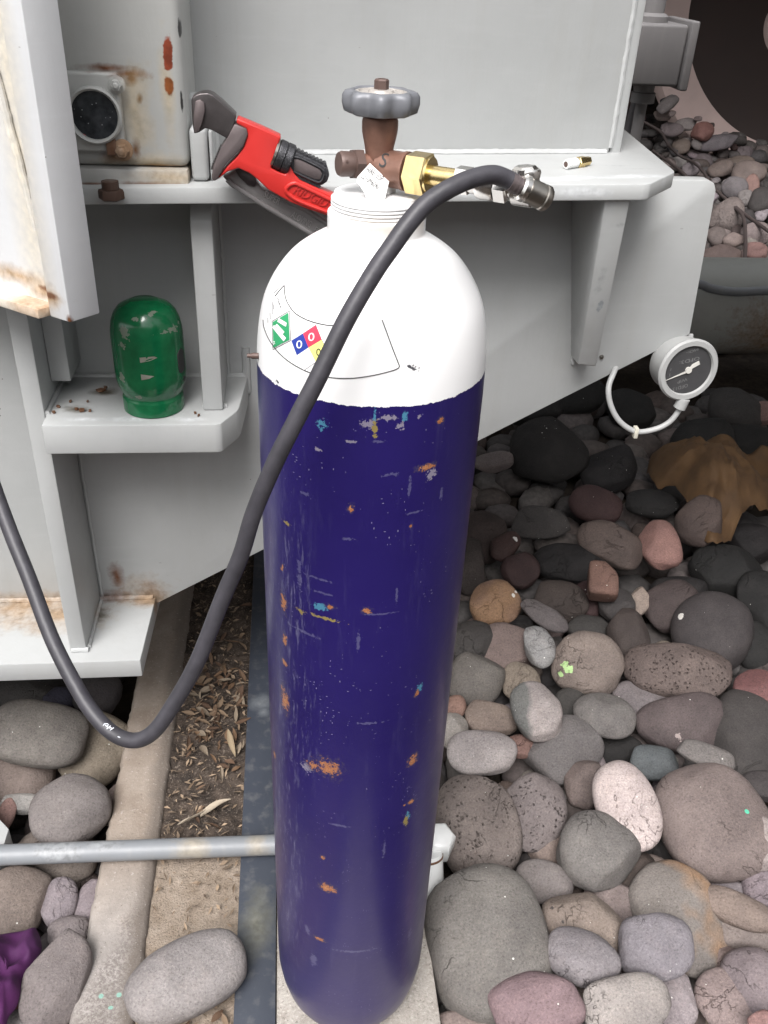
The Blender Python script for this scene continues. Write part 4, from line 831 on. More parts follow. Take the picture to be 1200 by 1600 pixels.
# ------------------------------------------------------------------ cloths
def rumple(name, outline, z, h, mat, label, seed, n=34, sc=14, base=.0):
    P = [at_z(u, v, z) for u, v in outline]; c = sum(P, Vector()) / len(P); ring_n = 72; rings = 22; vs = [c + Vector((0, 0, h))]; fs = []
    per = smooth_path(P + [P[0]], 12); per = [per[int(i * (len(per) - 1) / ring_n)] for i in range(ring_n)]
    for k in range(1, rings + 1):
        t = k / rings
        for i in range(ring_n):
            p = c.lerp(per[i], t); f1 = mno.noise(Vector((p.x * sc, p.y * sc * .5, seed))); f2 = abs(mno.noise(Vector((p.x * sc * 2.1, p.y * sc * 1.1, seed + 9))))
            e = 1 - t ** 3; f3 = abs(mno.noise(Vector((p.x * sc * 5, p.y * sc * 3, seed + 3)))) * .30
            vs.append(p + Vector((0, 0, base + h * (.55 * e + .5 * f1 + .7 * (.5 - f2) * (.4 + .6 * e) - f3))))
    for i in range(ring_n): fs.append((0, 1 + i, 1 + (i + 1) % ring_n))
    for k in range(rings - 1):
        for i in range(ring_n): j = (i + 1) % ring_n; a = 1 + k * ring_n; fs.append((a + i, a + ring_n + i, a + ring_n + j, a + j))
    nv = len(vs); vs2 = vs + [v - Vector((0, 0, .003)) for v in vs]; f2_ = fs + [tuple(i + nv for i in f[::-1]) for f in fs]; a = 1 + (rings - 1) * ring_n
    f2_ += [(a + i, a + i + nv, a + (i + 1) % ring_n + nv, a + (i + 1) % ring_n) for i in range(ring_n)]
    mb = MB(); mb.add(vs2, f2_); o = mb.build(name, mat, smooth=70); return tag(o, label, 'cloth')
rumple('cloth', [(-40, 1470), (0, 1462), (50, 1445), (64, 1472), (60, 1490), (38, 1525), (30, 1560), (14, 1590), (-5, 1620), (-60, 1620)], .02, .05, M['purple'], 'crumpled purple cloth lying on stones at the lower left corner', 3, sc=9)
rumple('cloth', [(1016, 715), (1022, 698), (1050, 700), (1085, 706), (1110, 702), (1142, 712), (1168, 728), (1215, 732), (1232, 780), (1200, 806), (1162, 812), (1142, 838), (1112, 852), (1086, 826), (1060, 775), (1042, 757), (1024, 748)], .03, .15, M['tan'], 'broad crumpled tan cloth lying on dark stones under the gauge', 14, sc=5)
# ------------------------------------------------------------------ stones
def ico(n):
    b = bmesh.new(); bmesh.ops.create_icosphere(b, subdivisions=n, radius=1); b.verts.index_update()
    v = np.array([x.co[:] for x in b.verts]); f = np.array([[y.index for y in x.verts] for x in b.faces]); b.free(); return v / np.linalg.norm(v, axis=1)[:, None], f
ICO = {n: ico(n) for n in (2, 3, 4)}
def pebble(n, seed, ex=2.4, facets=3, rough=.05, cut=.8):
    rs = np.random.RandomState(seed); v, f = ICO[n]; p = v / (np.sum(np.abs(v) ** ex, axis=1) ** (1 / ex))[:, None]
    d = np.zeros(len(p))
    for k in range(22):
        w = rs.normal(size=3); w /= np.linalg.norm(w); fr_ = rs.uniform(1.2, 3.2) if k < 9 else (rs.uniform(4, 8) if k < 16 else rs.uniform(10, 17)); d += (rough if k < 9 else rough * .30 if k < 16 else rough * .10) * np.sin(p @ w * fr_ + rs.uniform(0, 6.3)) * .55
    p = p * (1 + d)[:, None]
    for k in range(facets):
        w = rs.normal(size=3); w[2] *= .8; w /= np.linalg.norm(w); dd = rs.uniform(cut - .06, cut + .10); s = p @ w - dd; s = np.where(s > 0, s, 0); p -= np.outer(s * .82, w)
    m = (p.max(0) + p.min(0)) / 2; p -= m; p /= np.abs(p).max(0); return p, f
def mesh_np(name, p, f, mat):
    me = bpy.data.meshes.new(name); me.vertices.add(len(p)); me.vertices.foreach_set('co', p.astype(np.float32).ravel()); k = f.shape[1]
    me.loops.add(f.size); me.loops.foreach_set('vertex_index', f.astype(np.int32).ravel()); me.polygons.add(len(f)); me.polygons.foreach_set('loop_start', np.arange(0, f.size, k, dtype=np.int32)); me.polygons.foreach_set('use_smooth', [True] * len(f))
    me.update(calc_edges=True); me.validate(); me.materials.append(mat); return me
CV = {'g': (.185, .166, .163), 'd': (.046, .042, .042), 'D': (.013, .012, .012), 'b': (.175, .142, .131), 'B': (.052, .041, .038), 'l': (.28, .26, .258), 'w': (.50, .44, .42), 'p': (.24, .15, .135), 'o': (.25, .165, .125), 't': (.205, .168, .142), 'm': (.21, .15, .172), 'r': (.046, .025, .024), 'n': (.178, .163, .157), 'v': (.195, .170, .180), 'k': (.255, .205, .19), 'O': (.23, .14, .115)}  # d, B, D: dark stones, deepened further to stand in for shade
def stone_frame(c, ang, tilt=.55):
    vdir = (Vector(CP) - c).normalized(); n = (vdir * tilt + Vector((0, 0, 1)) * (1 - tilt)).normalized()
    rx, dy = Vector(CM[:, 0]), Vector(CM[:, 1]); e = rx * math.cos(ang) + dy * math.sin(ang); e = (e - n * e.dot(n)).normalized(); return n, e, n.cross(e).normalized(), vdir
nst = 0; NAMED = []; USED = set()
CN = {'g': 'grey', 'd': 'dark', 'b': 'brown', 'B': 'dark brown', 'n': 'dull grey', 't': 'tan', 'v': 'lilac grey', 'k': 'pinkish', 'p': 'dusty pink', 'r': 'dark red'}
def short(s):
    w = s.split(); k = next((i for i, x in enumerate(w) if x in ('stone', 'one', 'egg', 'piece', 'pair')), 2); return ' '.join(w[max(0, k - 2):k + 1])
def between(u, v, group, key):
    "a label for a small stone: its colour and the two named stones it lies between"
    c = sorted((a for a in NAMED if a[2] == group and a[3] and ' low between ' not in a[3]), key=lambda a: (a[0] - u) ** 2 + ((a[1] - v) * 1.2) ** 2)
    names = []
    for a in c:
        if short(a[3]) not in names: names.append(short(a[3]))
        if len(names) == 5: break
    for i, j in ((0, 1), (0, 2), (1, 2), (0, 3), (1, 3), (0, 4), (2, 3), (1, 4), (2, 4), (3, 4)):
        l = f'small {CN[key]} stone low between the {names[i]} and the {names[j]}'
        if l not in USED: break
    USED.add(l); return l
def stone(u, v, a, b, ang, key, label, z=-.035, thick=.62, n=4, ex=2.35, facets=4, rough=.065, mat='stone', group=None, name='stone', seed=None, cut=.82, cat='stone'):
    global nst; nst += 1; seed = seed or nst * 13 + 5
    if label is None: label = between(u, v, group, key)
    if n == 4 or group == GF: NAMED.append((u, v, group, label))
    c = at_z(u, v, z)
    if group == GF and c.y > 6.75 and u > 1028: c = at_y(u, v, 6.75 - .02 * (nst % 7))
    k = depth(c) / FOC; A, B = a * k, b * k; ang = math.radians(ang)
    nn, e1, e2, vd_ = stone_frame(c, ang); C_ = thick * min(A, B)
    # lengthen what the tilt foreshortens
    def fit(e, h):
        ca = abs(e.dot(vd_)); s = math.sqrt(max(1e-6, 1 - ca * ca)); return max(h * .8, math.sqrt(max(1e-8, (h * h - (C_ * ca) ** 2))) / s) if C_ * ca < h else h
    A2, B2 = fit(e1, A), fit(e2, B)
    p, f = pebble(n, seed, ex, facets, rough, cut); q_ = p * np.array([A2, B2, C_])
    R_ = np.array([e1, e2, nn]); me = mesh_np(name, q_ @ R_, f, M[mat]); o = bpy.data.objects.new(name, me); COL.objects.link(o); o.location = c
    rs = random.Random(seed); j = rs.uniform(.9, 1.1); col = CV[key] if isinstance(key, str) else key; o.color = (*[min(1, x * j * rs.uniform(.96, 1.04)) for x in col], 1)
    tag(o, label, cat, group); return o
GR = 'river stones heaped to the right of the cylinder'; GL = 'river stones left of the kerb'; GF = 'stones of the far bed'
big = [  # some mid-heap colours lowered to imitate the shade under the frame
 # u, v, a, b, angle, colour, label, options
 (775, 943, 41, 37, 10, 'o', 'orange brown stone with white specks close beside the cylinder', dict(mat='white_specks')),
 (814, 891, 30, 29, 60, 'r', 'dark red round stone above the orange brown stone'),
 (789, 852, 28, 20, -50, 'r', 'small reddish stone with a white paint mark near the cylinder', dict(z=0, mat='white_mark')),
 (890, 880, 56, 30, 10, 'D', 'dark flat stone left of the small broken brick'),
 (845, 817, 46, 26, 5, 'd', 'angular dark grey stone in shade above the reddish pair', dict(facets=5)),
 (953, 850, 54, 31, 40, (.095, .078, .068), 'elongated tan and grey stone left of the pink round stone', dict(z=.02)),
 (1030, 851, 31, 39, -12, (.24, .145, .13), 'pink rounded stone standing out among dark shaded stones', dict(z=.03, ex=2.6, facets=1)),
 (877, 940, 43, 33, 15, 'B', 'smooth brown stone left below the broken brick'),
 (916, 940, 24, 34, 10, 'r', 'dark brown stone wedged behind the broken brick', dict(z=-.06)),
 (964, 946, 28, 25, -30, 'd', 'small dark stone just below the broken brick'),
 (1001, 941, 21, 26, 15, 'k', 'small pinkish angular stone right of the broken brick', dict(facets=6, cut=.7)),
 (1050, 947, 44, 38, -20, 'B', 'brown grey egg stone touching the big dark smooth stone'),
 (1112, 985, 61, 61, 35, 'd', 'big smooth dark stone with one white chip', dict(mat='white_chip', facets=1, rough=.03)),
 (981, 990, 31, 42, -8, 'B', 'upright dark brown stone behind the pitted long stone', dict(z=0)),
 (922, 984, 36, 22, 15, 'd', 'grey stone behind the lime splashed stone', dict(z=-.05)),
 (850, 963, 42, 18, 38, (.11, .10, .098), 'grooved grey driftwood like stone right of the orange stone', dict(z=.01, rough=.09)),
 (843, 1010, 24, 34, -25, (.20, .205, .205), 'small blue grey teardrop stone left of the lime splashed stone', dict(z=.03, ex=2.1)),
 (793, 1018, 45, 38, 30, (.19, .155, .143), 'rough pinkish stone with pale green dabs', dict(mat='dabs', facets=7, cut=.72, rough=.1)),
 (918, 1037, 56, 49, 18, (.19, .15, .135), 'pinkish brown stone with a lime green paint splash', dict(mat='splash', z=.01, facets=1)),
 (1058, 1049, 83, 42, 8, (.092, .073, .066), 'long brown lava stone full of pits', dict(mat='pitted', z=.02, ex=2.7)),
 (1003, 1097, 46, 30, 28, (.14, .13, .127), 'pale grey wedge stone under the pitted lava stone', dict(facets=6, cut=.72)),
 (944, 1118, 49, 36, 22, (.135, .125, .122), 'flat grey leaf shaped stone below the lime splashed stone', dict(z=.01, facets=1, ex=2.0)),
 (813, 1067, 33, 31, 40, 't', 'dusty tan stone below the pinkish rough stone'),
 (838, 1110, 39, 47, -10, 'l', 'pale two tone grey stone with one dark flank', dict(mat='stone_two', z=.03)),
 (742, 1066, 44, 42, 20, (.115, .104, .10), 'weathered grey stone against the cylinder above the tan stone', dict(facets=5)),
 (735, 1010, 46, 40, -30, 'd', 'dark grey stone half hidden by the cylinder'),
 (769, 1123, 43, 27, 8, 't', 'flat tan stone above the pale oval one by the cylinder'),
 (753, 1177, 55, 35, 6, (.29, .27, .265), 'pale grey oval stone just right of the cylinder', dict(z=.02, facets=0)),
 (812, 1167, 24, 20, -20, 'O', 'small orange pink stone between larger grey ones'),
 (879, 1172, 61, 48, -28, (.135, .125, .117), 'angular greenish grey stone left of the pale pink egg', dict(facets=7, cut=.75)),
 (887, 1102, 26, 32, 25, 'd', 'dark stone between the two tone stone and the leaf shaped stone', dict(z=-.05)),
 (964, 1173, 40, 25, 5, 'D', 'dark hollow stone above the pale pink egg', dict(z=-.07)),
 (1066, 1132, 70, 44, -14, (.085, .069, .067), 'purple brown stone with a pale crusted edge', dict(mat='crusted', facets=5)),
 (1103, 1181, 44, 19, 24, (.13, .12, .118), 'slim grey stone lying across two bigger ones', dict(z=.04, thick=.5)),
 (1163, 1150, 52, 72, 20, 'd', 'tall dark grey stone at the right edge', dict(facets=2, rough=.03)),
 (1185, 1080, 38, 36, 10, (.15, .07, .07), 'reddish pink stone at the right edge', dict(z=.02)),
 (1022, 1193, 37, 27, 12, (.085, .098, .098), 'dark teal stone right of the pale pink egg', dict(facets=4)),
 (979, 1259, 48, 70, -14, (.48, .425, .41), 'pale pink egg shaped stone, the lightest in the heap', dict(z=.03, facets=0, rough=.02, ex=2.25)),
 (912, 1224, 33, 40, 15, 'b', 'brown stone tucked behind the pale pink egg', dict(z=-.05)),
 (1114, 1284, 84, 92, -25, (.155, .132, .122), 'very large taupe stone with a tiny green dot', dict(mat='greendot', z=.0, facets=2, rough=.03)),
 (712, 1103, 17, 18, 0, 'O', 'small orange stone peeking out beside the cylinder'),
 (708, 1142, 24, 30, 10, 'l', 'light grey stone half hidden behind the cylinder edge'),
 (746, 1292, 66, 82, -8, (.165, .140, .130), 'large rough brown slab stone behind the white elbow', dict(facets=3, mat='pitted', rough=.03)),
 (832, 1270, 53, 60, 35, 'g', 'rough grey stone between the brown slab and the green grey one', dict(mat='pitted', facets=5)),
 (931, 1329, 60, 63, 40, 'n', 'rounded triangular grey green stone below the pale pink egg', dict(facets=3, z=.0)),
 (850, 1378, 45, 32, 8, 'n', 'smooth grey stone touching the top of the biggest grey stone'),
 (764, 1471, 97, 113, -12, (.180, .166, .164), 'biggest smooth grey stone beside the cylinder foot', dict(z=.0, facets=1, rough=.03, ex=2.7)),
 (911, 1441, 66, 47, 22, 'k', 'pinkish brown stone with dark cracks at its tip', dict(mat='cracked', z=-.01)),
 (958, 1410, 46, 30, 25, 'b', 'brown stone behind the pinkish cracked one', dict(z=-.05)),
 (911, 1496, 58, 42, 24, (.20, .19, .185), 'grey oval stone leaning on the pinkish cracked one', dict(z=.03)),
 (1025, 1480, 57, 50, 10, (.215, .20, .205), 'lilac grey blunt stone in front of the ochre patched stone', dict(z=.04, facets=4)),
 (1066, 1436, 66, 94, -28, (.20, .175, .165), 'large stone with an ochre stained patch', dict(mat='stone_ochre', facets=3)),
 (997, 1370, 32, 42, 25, 'B', 'brown stone in the gap above the ochre patched stone', dict(z=-.06)),
 (1153, 1421, 54, 26, 32, 't', 'long tan stone under the very large taupe stone', dict(z=.0)),
 (1160, 1460, 46, 24, 26, 'b', 'long brown stone under the long tan stone', dict(z=-.03)),
 (1186, 1382, 26, 39, 12, 'v', 'purple grey stone at the right edge below the taupe stone'),
 (1194, 1317, 25, 41, 10, (.29, .24, .235), 'pale rosy stone cut by the right edge', dict(z=.02)),
 (838, 1571, 73, 50, -8, (.235, .165, .185), 'mauve stone at the bottom beside the biggest grey stone', dict(z=.03, facets=0)),
 (980, 1572, 67, 46, 3, (.285, .27, .255), 'pale grey blocky stone at the bottom', dict(z=.04, facets=5, cut=.75, ex=3)),
 (1050, 1560, 36, 50, -15, 'l', 'shiny rough grey stone right of the pale blocky stone', dict(facets=7, cut=.72, rough=.09)),
 (1130, 1562, 44, 46, -20, 'k', 'pink tan stone near the lower right corner'),
 (1176, 1538, 50, 54, 15, 'v', 'blue grey stone near the lower right corner', dict(z=-.02)),
 (1133, 1503, 32, 26, 20, 'b', 'small brown stone above the pink tan corner stone', dict(z=-.05)),
 (905, 1549, 38, 28, 10, 'b', 'brown stone between the mauve and pale blocky stones', dict(z=-.06)),
 (728, 1598, 42, 18, 0, 'b', 'brown stone cut by the bottom edge near the concrete'),
 (1195, 1597, 26, 18, 10, 'p', 'pinkish stone cut by the lower right corner', dict(z=.03)),
 (852, 1327, 28, 32, 10, 'b', 'brown stone low in the gap left of the green grey stone', dict(z=-.07)),
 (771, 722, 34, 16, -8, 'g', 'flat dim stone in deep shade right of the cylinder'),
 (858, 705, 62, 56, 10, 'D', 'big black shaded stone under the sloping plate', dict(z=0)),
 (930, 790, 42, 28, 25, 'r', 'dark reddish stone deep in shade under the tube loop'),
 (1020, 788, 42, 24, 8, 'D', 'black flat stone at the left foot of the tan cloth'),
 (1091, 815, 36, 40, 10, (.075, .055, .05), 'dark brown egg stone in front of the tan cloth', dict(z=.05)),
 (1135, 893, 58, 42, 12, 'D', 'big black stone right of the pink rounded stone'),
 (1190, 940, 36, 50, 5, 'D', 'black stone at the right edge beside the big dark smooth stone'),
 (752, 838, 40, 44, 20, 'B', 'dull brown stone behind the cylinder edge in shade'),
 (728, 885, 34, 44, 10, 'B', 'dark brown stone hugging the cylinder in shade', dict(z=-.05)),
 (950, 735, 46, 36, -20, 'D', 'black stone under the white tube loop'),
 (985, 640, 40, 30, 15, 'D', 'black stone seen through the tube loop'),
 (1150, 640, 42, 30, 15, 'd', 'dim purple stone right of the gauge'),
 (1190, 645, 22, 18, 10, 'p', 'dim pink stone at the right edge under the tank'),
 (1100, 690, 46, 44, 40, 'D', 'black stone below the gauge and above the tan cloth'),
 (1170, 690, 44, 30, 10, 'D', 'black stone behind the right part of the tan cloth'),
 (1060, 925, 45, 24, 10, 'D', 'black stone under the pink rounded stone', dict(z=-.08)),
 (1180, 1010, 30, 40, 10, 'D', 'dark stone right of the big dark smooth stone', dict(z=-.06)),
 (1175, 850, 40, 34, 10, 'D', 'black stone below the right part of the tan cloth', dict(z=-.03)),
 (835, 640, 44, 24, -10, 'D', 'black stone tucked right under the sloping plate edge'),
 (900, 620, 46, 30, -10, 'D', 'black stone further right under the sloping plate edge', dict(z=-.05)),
 (1190, 1228, 34, 24, 10, 'd', 'dark purple stone behind the very large taupe stone', dict(z=-.06)),
 (1140, 1398, 40, 20, 15, 'g', 'grey stone in the gap under the taupe stone', dict(z=-.06)),
]
gl = [
 (60, 1147, 73, 50, 6, (.165, .160, .145), 'big flat olive grey stone under the base plate', dict(z=.05, facets=0, rough=.03, ex=2.6)),
 (146, 1172, 54, 60, 30, (.185, .165, .13), 'speckled tan grey stone right of the olive stone', dict(facets=2)),
 (26, 1220, 54, 46, 10, 'b', 'brown stone under the olive stone at the left edge', dict(z=-.04)),
 (108, 1266, 57, 60, 40, (.155, .148, .138), 'rounded grey stone just above the floor pipe', dict(z=.02, facets=4)),
 (34, 1256, 34, 16, -8, 'l', 'small pale stone left of the rounded grey stone'),
 (10, 1272, 14, 26, 5, 'p', 'small pinkish stone behind the plate corner'),
 (152, 1085, 36, 34, 10, 'd', 'dark stone in the shade under the base plate corner'),
 (30, 1082, 56, 20, -6, 'd', 'dark flat stone in shade at the left under the base plate', dict(z=-.04)),
 (95, 1095, 26, 22, 10, (.035, .035, .055), 'blackish stone between two shaded stones', dict(z=-.06)),
 (86, 1338, 64, 46, -4, (.175, .15, .135), 'wide stone lying under the floor pipe', dict(z=-.055)),
 (20, 1412, 54, 58, 30, (.185, .155, .135), 'brownish angular stone below the floor pipe at left', dict(facets=6, cut=.76)),
 (94, 1410, 26, 37, 5, 'v', 'small grey egg stone below the floor pipe'),
 (138, 1410, 20, 36, 12, 'v', 'slim stone pressed against the kerb edge', dict(z=-.05)),
 (108, 1456, 32, 24, -15, 'g', 'small grey stone on top of the long grey stone by the kerb', dict(z=-.04)),
 (86, 1532, 48, 74, 10, (.165, .15, .14), 'long grey stone right of the purple cloth', dict(z=.01, facets=5)),
 (28, 1562, 20, 30, 10, (.25, .115, .09), 'reddish stone half covered by the purple cloth', dict(z=-.04)),
 (26, 1600, 34, 20, 5, 'v', 'grey stone at the lower left corner', dict(z=-.03)),
 (175, 1195, 26, 34, 10, 'B', 'dark brown stone in the gap left of the kerb', dict(z=-.09)),
 (180, 1255, 18, 34, 12, 'b', 'brown stone low against the kerb side', dict(z=-.09)),
]
fa = [
 (1043, 163, 17, 10, -40, 'v', 'slanted grey stone below the junction box'), (1098, 205, 17, 15, 20, (.24, .13, .11), 'orange red stone below the pink rim', dict(facets=5, cut=.7)),
 (1118, 223, 34, 12, -4, 'v', 'long grey stone under the pink rim'), (1091, 239, 14, 9, 0, 'd', 'dark round stone below the long grey far stone'), (1096, 253, 17, 12, 10, 'v', 'grey stone below the dark round far stone'),
 (1126, 249, 22, 9, -5, 'b', 'flat brown stone in the far bed'), (1159, 240, 17, 10, 0, 'v', 'grey stone at the foot of the pink rim'), (1157, 256, 22, 12, 8, 't', 'tan angular stone in the far bed', dict(facets=5)),
 (1126, 264, 20, 12, -8, 't', 'light tan angular stone left in the far bed', dict(facets=5)), (1170, 272, 26, 19, 20, 'k', 'broad pinkish tan stone in the far bed'), (1148, 293, 20, 17, 30, 'v', 'dark grey pointed stone in the far bed'),
 (1174, 288, 12, 16, 0, 'p', 'pink stone below the broad pinkish tan one'), (1190, 314, 21, 20, 10, 'd', 'dark egg stone at the right edge of the far bed'), (1166, 310, 13, 12, 10, 'g', 'small grey stone left of the dark egg stone'),
 (1136, 337, 25, 28, 20, (.18, .155, .15), 'large pitted stone beside the plate end', dict(mat='pitted', facets=4)), (1181, 365, 23, 18, 10, (.21, .18, .17), 'pale pitted stone at the right of the far bed', dict(mat='pitted')),
 (1120, 369, 15, 17, -20, 'b', 'brown stone close to the plate end'), (1146, 375, 16, 12, -15, 'k', 'small pale stone right of the brown one by the plate'), (1128, 400, 30, 18, 8, (.15, .115, .105), 'large brown stone by the plate end'),
 (1144, 417, 20, 14, -15, 't', 'tan stone above the tank pipe'), (1180, 393, 18, 14, 15, 'p', 'reddish grey stone under the pale pitted stone'), (1188, 433, 21, 20, 15, 'v', 'grey stone just above the tank pipe at right'),
 (1154, 434, 10, 15, -20, 'k', 'narrow pinkish stone above the tank pipe'), (1126, 437, 17, 12, 15, 'l', 'pale stone resting above the tank pipe'), (1106, 426, 12, 15, 0, 'B', 'dark stone at the plate edge above the tank pipe'),
 (1196, 416, 10, 10, 0, (.36, .12, .10), 'small red stone at the right edge of the far bed'), (1167, 341, 12, 13, 10, 'd', 'small dark stone right of the large pitted stone'),
 (1050, 203, 18, 11, 15, 'v', 'grey stone right of the thin conduit'), (1064, 229, 14, 12, 10, 't', 'tan round stone near the irrigation line'), (1060, 253, 13, 10, 30, 'l', 'pale stone beside the irrigation line'), (1080, 265, 14, 11, -10, 'v', 'grey stone just behind the shelf corner'),
 (1070, 195, 18, 9, 5, 'l', 'stone flecked with white below the pink rim', dict(mat='flecked')), (1035, 180, 14, 8, 10, 'k', 'small tan stone right of the conduit'), (978, 160, 14, 18, 20, 'p', 'pinkish stone in the corner under the junction box'), (985, 195, 14, 12, 10, 'g', 'grey stone by the upper right corner of the shelf'), (1000, 215, 12, 10, 10, 'v', 'grey stone left of the thin conduit'),
]
def mark(name, col, pts, amp=2.6, **k):
    "a stone with its own marks of paint, crust or cracks; pts = (u, v, radius in pixels)"
    sp = []
    for u, v, r in pts:
        for z in (-.02, 0, .02, .035, .05, .065, .08):
            c = at_z(u, v, z); q = r * depth(c) / FOC; sp.append((c, (q, q, max(q, .010))))
    M[name] = stone_mat(name, splash=(col, sp, amp), **k)
mark('splash', (.40, .58, .26), [(884, 1040, 9), (889, 1046, 8), (877, 1053, 6)])
mark('greendot', (.10, .50, .32), [(1166, 1270, 4.5)], .4)
mark('dabs', (.42, .52, .34), [(804, 996, 7), (799, 1050, 6), (792, 1060, 5)], 3.2)
mark('white_mark', (.62, .60, .58), [(804, 843, 5), (798, 853, 5)], 2.4)
mark('white_chip', (.60, .58, .54), [(1063, 962, 6)], 1.6)
mark('white_specks', (.62, .60, .56), [(802, 930, 3), (807, 937, 4), (806, 926, 2.5), (790, 925, 2)], 1.5, tint=(.24, .145, .085))
mark('cracked', (.06, .05, .048), [(862, 1416, 4), (866, 1424, 4), (873, 1430, 4), (880, 1436, 4), (893, 1446, 3)], 3.0)
mark('crusted', (.30, .25, .235), [(1008, 1142, 10), (1014, 1156, 10), (1026, 1164, 9), (1042, 1168, 9), (1062, 1152, 8)], 3.4)
mark('flecked', (.66, .64, .62), [(1072, 190, 4), (1066, 195, 2.5), (1078, 194, 3)], 2.0)
for lst, grp in ((big, GR), (gl, GL), (fa, GF)):
    for t in lst:
        kw = dict(t[7]) if len(t) > 7 else {}
        if grp == GF: kw.setdefault('n', 3); kw.setdefault('z', .03); col_ = CV[t[5]] if isinstance(t[5], str) else t[5]; t = (*t[:5], tuple(x * .75 for x in col_), t[6])  # far bed colours scaled down to imitate dimmer light
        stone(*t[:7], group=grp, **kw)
stone(942, 909, 23, 28, 8, (.135, .085, .068), 'small broken brick piece standing among dark stones', z=.04, ex=9, facets=4, rough=.02, cut=.95, thick=.9, name='brick_piece', group=None, cat='brick')
stone(292, 1527, 96, 57, -33, (.235, .22, .215), 'big smooth pale stone lying in the sandy channel by the metal strip', z=.042, facets=1, rough=.025, ex=2.5, thick=.7, n=4, seed=5)
# small stones packed in the gaps: alike, mostly hidden
rs = random.Random(11)
def filler(n, box, z, rng, keys, label, group, lod=3, avoid=None, mind=0):
    pts = []; tries = 0
    while len(pts) < n and tries < 8000:
        tries += 1; u, v = rs.uniform(box[0], box[2]), rs.uniform(box[1], box[3])
        if avoid and avoid(u, v): continue
        if mind and any((u - a) ** 2 + ((v - b) * 1.25) ** 2 < mind ** 2 for a, b in pts): continue
        pts.append((u, v)); r = rs.uniform(*rng)
        c = at_z(u, v, z); k = depth(c) / FOC
        stone(u, v, r / k, r * rs.uniform(.6, .85) / k, rs.uniform(-60, 60), rs.choice(keys), label, z=z + rs.uniform(-.02, .02), n=lod, group=group, facets=rs.choice((1, 3, 5)), name='stone')
filler(70, (700, 960, 1230, 1600), -.10, (.035, .06), 'gdbBntv', None, GR, mind=48)
filler(26, (-30, 1075, 150, 1600), -.12, (.035, .06), 'gdbBv', None, GL, mind=44)
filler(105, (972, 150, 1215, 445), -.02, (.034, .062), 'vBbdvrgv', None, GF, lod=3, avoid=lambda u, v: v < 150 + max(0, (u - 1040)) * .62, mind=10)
# everything beyond and below: one mass
def bed():
    vs = []; fs = []; o = 0; rr = np.random.RandomState(3); var = [pebble(2, 100 + i, 2.4, 3, .06) for i in range(10)]
    def put(x, y, z, s):
        nonlocal o; p, f = var[rr.randint(10)]; a = rr.uniform(0, 6.3); sc_ = s * np.array([1, rr.uniform(.6, .9), rr.uniform(.45, .65)]); q_ = p * sc_; c_, s_ = math.cos(a), math.sin(a)
        t_ = rr.uniform(-.35, .35); q_ = q_ @ np.array([[1, 0, 0], [0, math.cos(t_), math.sin(t_)], [0, -math.sin(t_), math.cos(t_)]]); q_ = np.c_[c_ * q_[:, 0] - s_ * q_[:, 1], s_ * q_[:, 0] + c_ * q_[:, 1], q_[:, 2]] + np.array([x, y, z]); vs.append(q_); fs.append(f + o); o += len(p)
    for x in np.arange(.2, 3.2, .105):
        for y in np.arange(-.6, 3.4, .105):
            if y > 2.5 and 1.0 < x: continue
            put(x + rr.uniform(-.04, .04), y + rr.uniform(-.04, .04), -.135 + rr.uniform(-.02, .015), rr.uniform(.055, .085))
    for x in np.arange(-1.6, -.5, .105):
        for y in np.arange(-.6, 1.6, .105): put(x + rr.uniform(-.04, .04), y + rr.uniform(-.04, .04), -.15 + rr.uniform(-.02, .015), rr.uniform(.05, .08))
    for x in np.arange(-.4, 6.5, .15):
        for y in np.arange(3.1, 9.5, .15):
            if x < .2 + (y - 3) * .1 or x > .9 + y * .55: continue
            put(x + rr.uniform(-.06, .06), y + rr.uniform(-.06, .06), -.10 + rr.uniform(-.03, .03), rr.uniform(.07, .115))
            if x > 2.0 and 6.2 < y < 7.1:
                for q in range(4): put(x + rr.uniform(-.07, .07), y + rr.uniform(-.07, .07), max(-.1, .26 - abs(y - 6.85) * .6) * rr.uniform(0, 1) - .06, rr.uniform(.06, .09))
    me = mesh_np('pebble_bed', np.concatenate(vs), np.concatenate(fs), M['bed']); ob = bpy.data.objects.new('pebble_bed', me); COL.objects.link(ob); tag(ob, 'bed of small grey brown river stones under and beyond the larger ones', 'stones', kind='stuff')
def bed_mat():
    g = G('bed stones'); isl = g.node('ShaderNodeNewGeometry').outputs['Random Per Island']; p = g.pos(); f = g.noise(p, 60, 4, .65)
    r = g.node('ShaderNodeValToRGB', {'Fac': isl}); e = r.color_ramp; e.elements[0].color = (.05, .045, .044, 1); e.elements[1].color = (.15, .12, .112, 1)
    for ps, cl in ((.2, (.05, .045, .043)), (.4, (.075, .055, .048)), (.6, (.10, .09, .085)), (.8, (.06, .055, .056))): n = e.elements.new(ps); n.color = (*cl, 1)
    c = g.mix(g.step(f, .35, .7), g.mix(1, r.outputs[0], (.7, .7, .7), 'MULTIPLY'), g.mix(1, r.outputs[0], (1.25, 1.25, 1.25), 'MULTIPLY')); g.set(Base_Color=c, Roughness=.78); g.bump(f, .4, .004); return g.mat
M['bed'] = bed_mat(); bed()
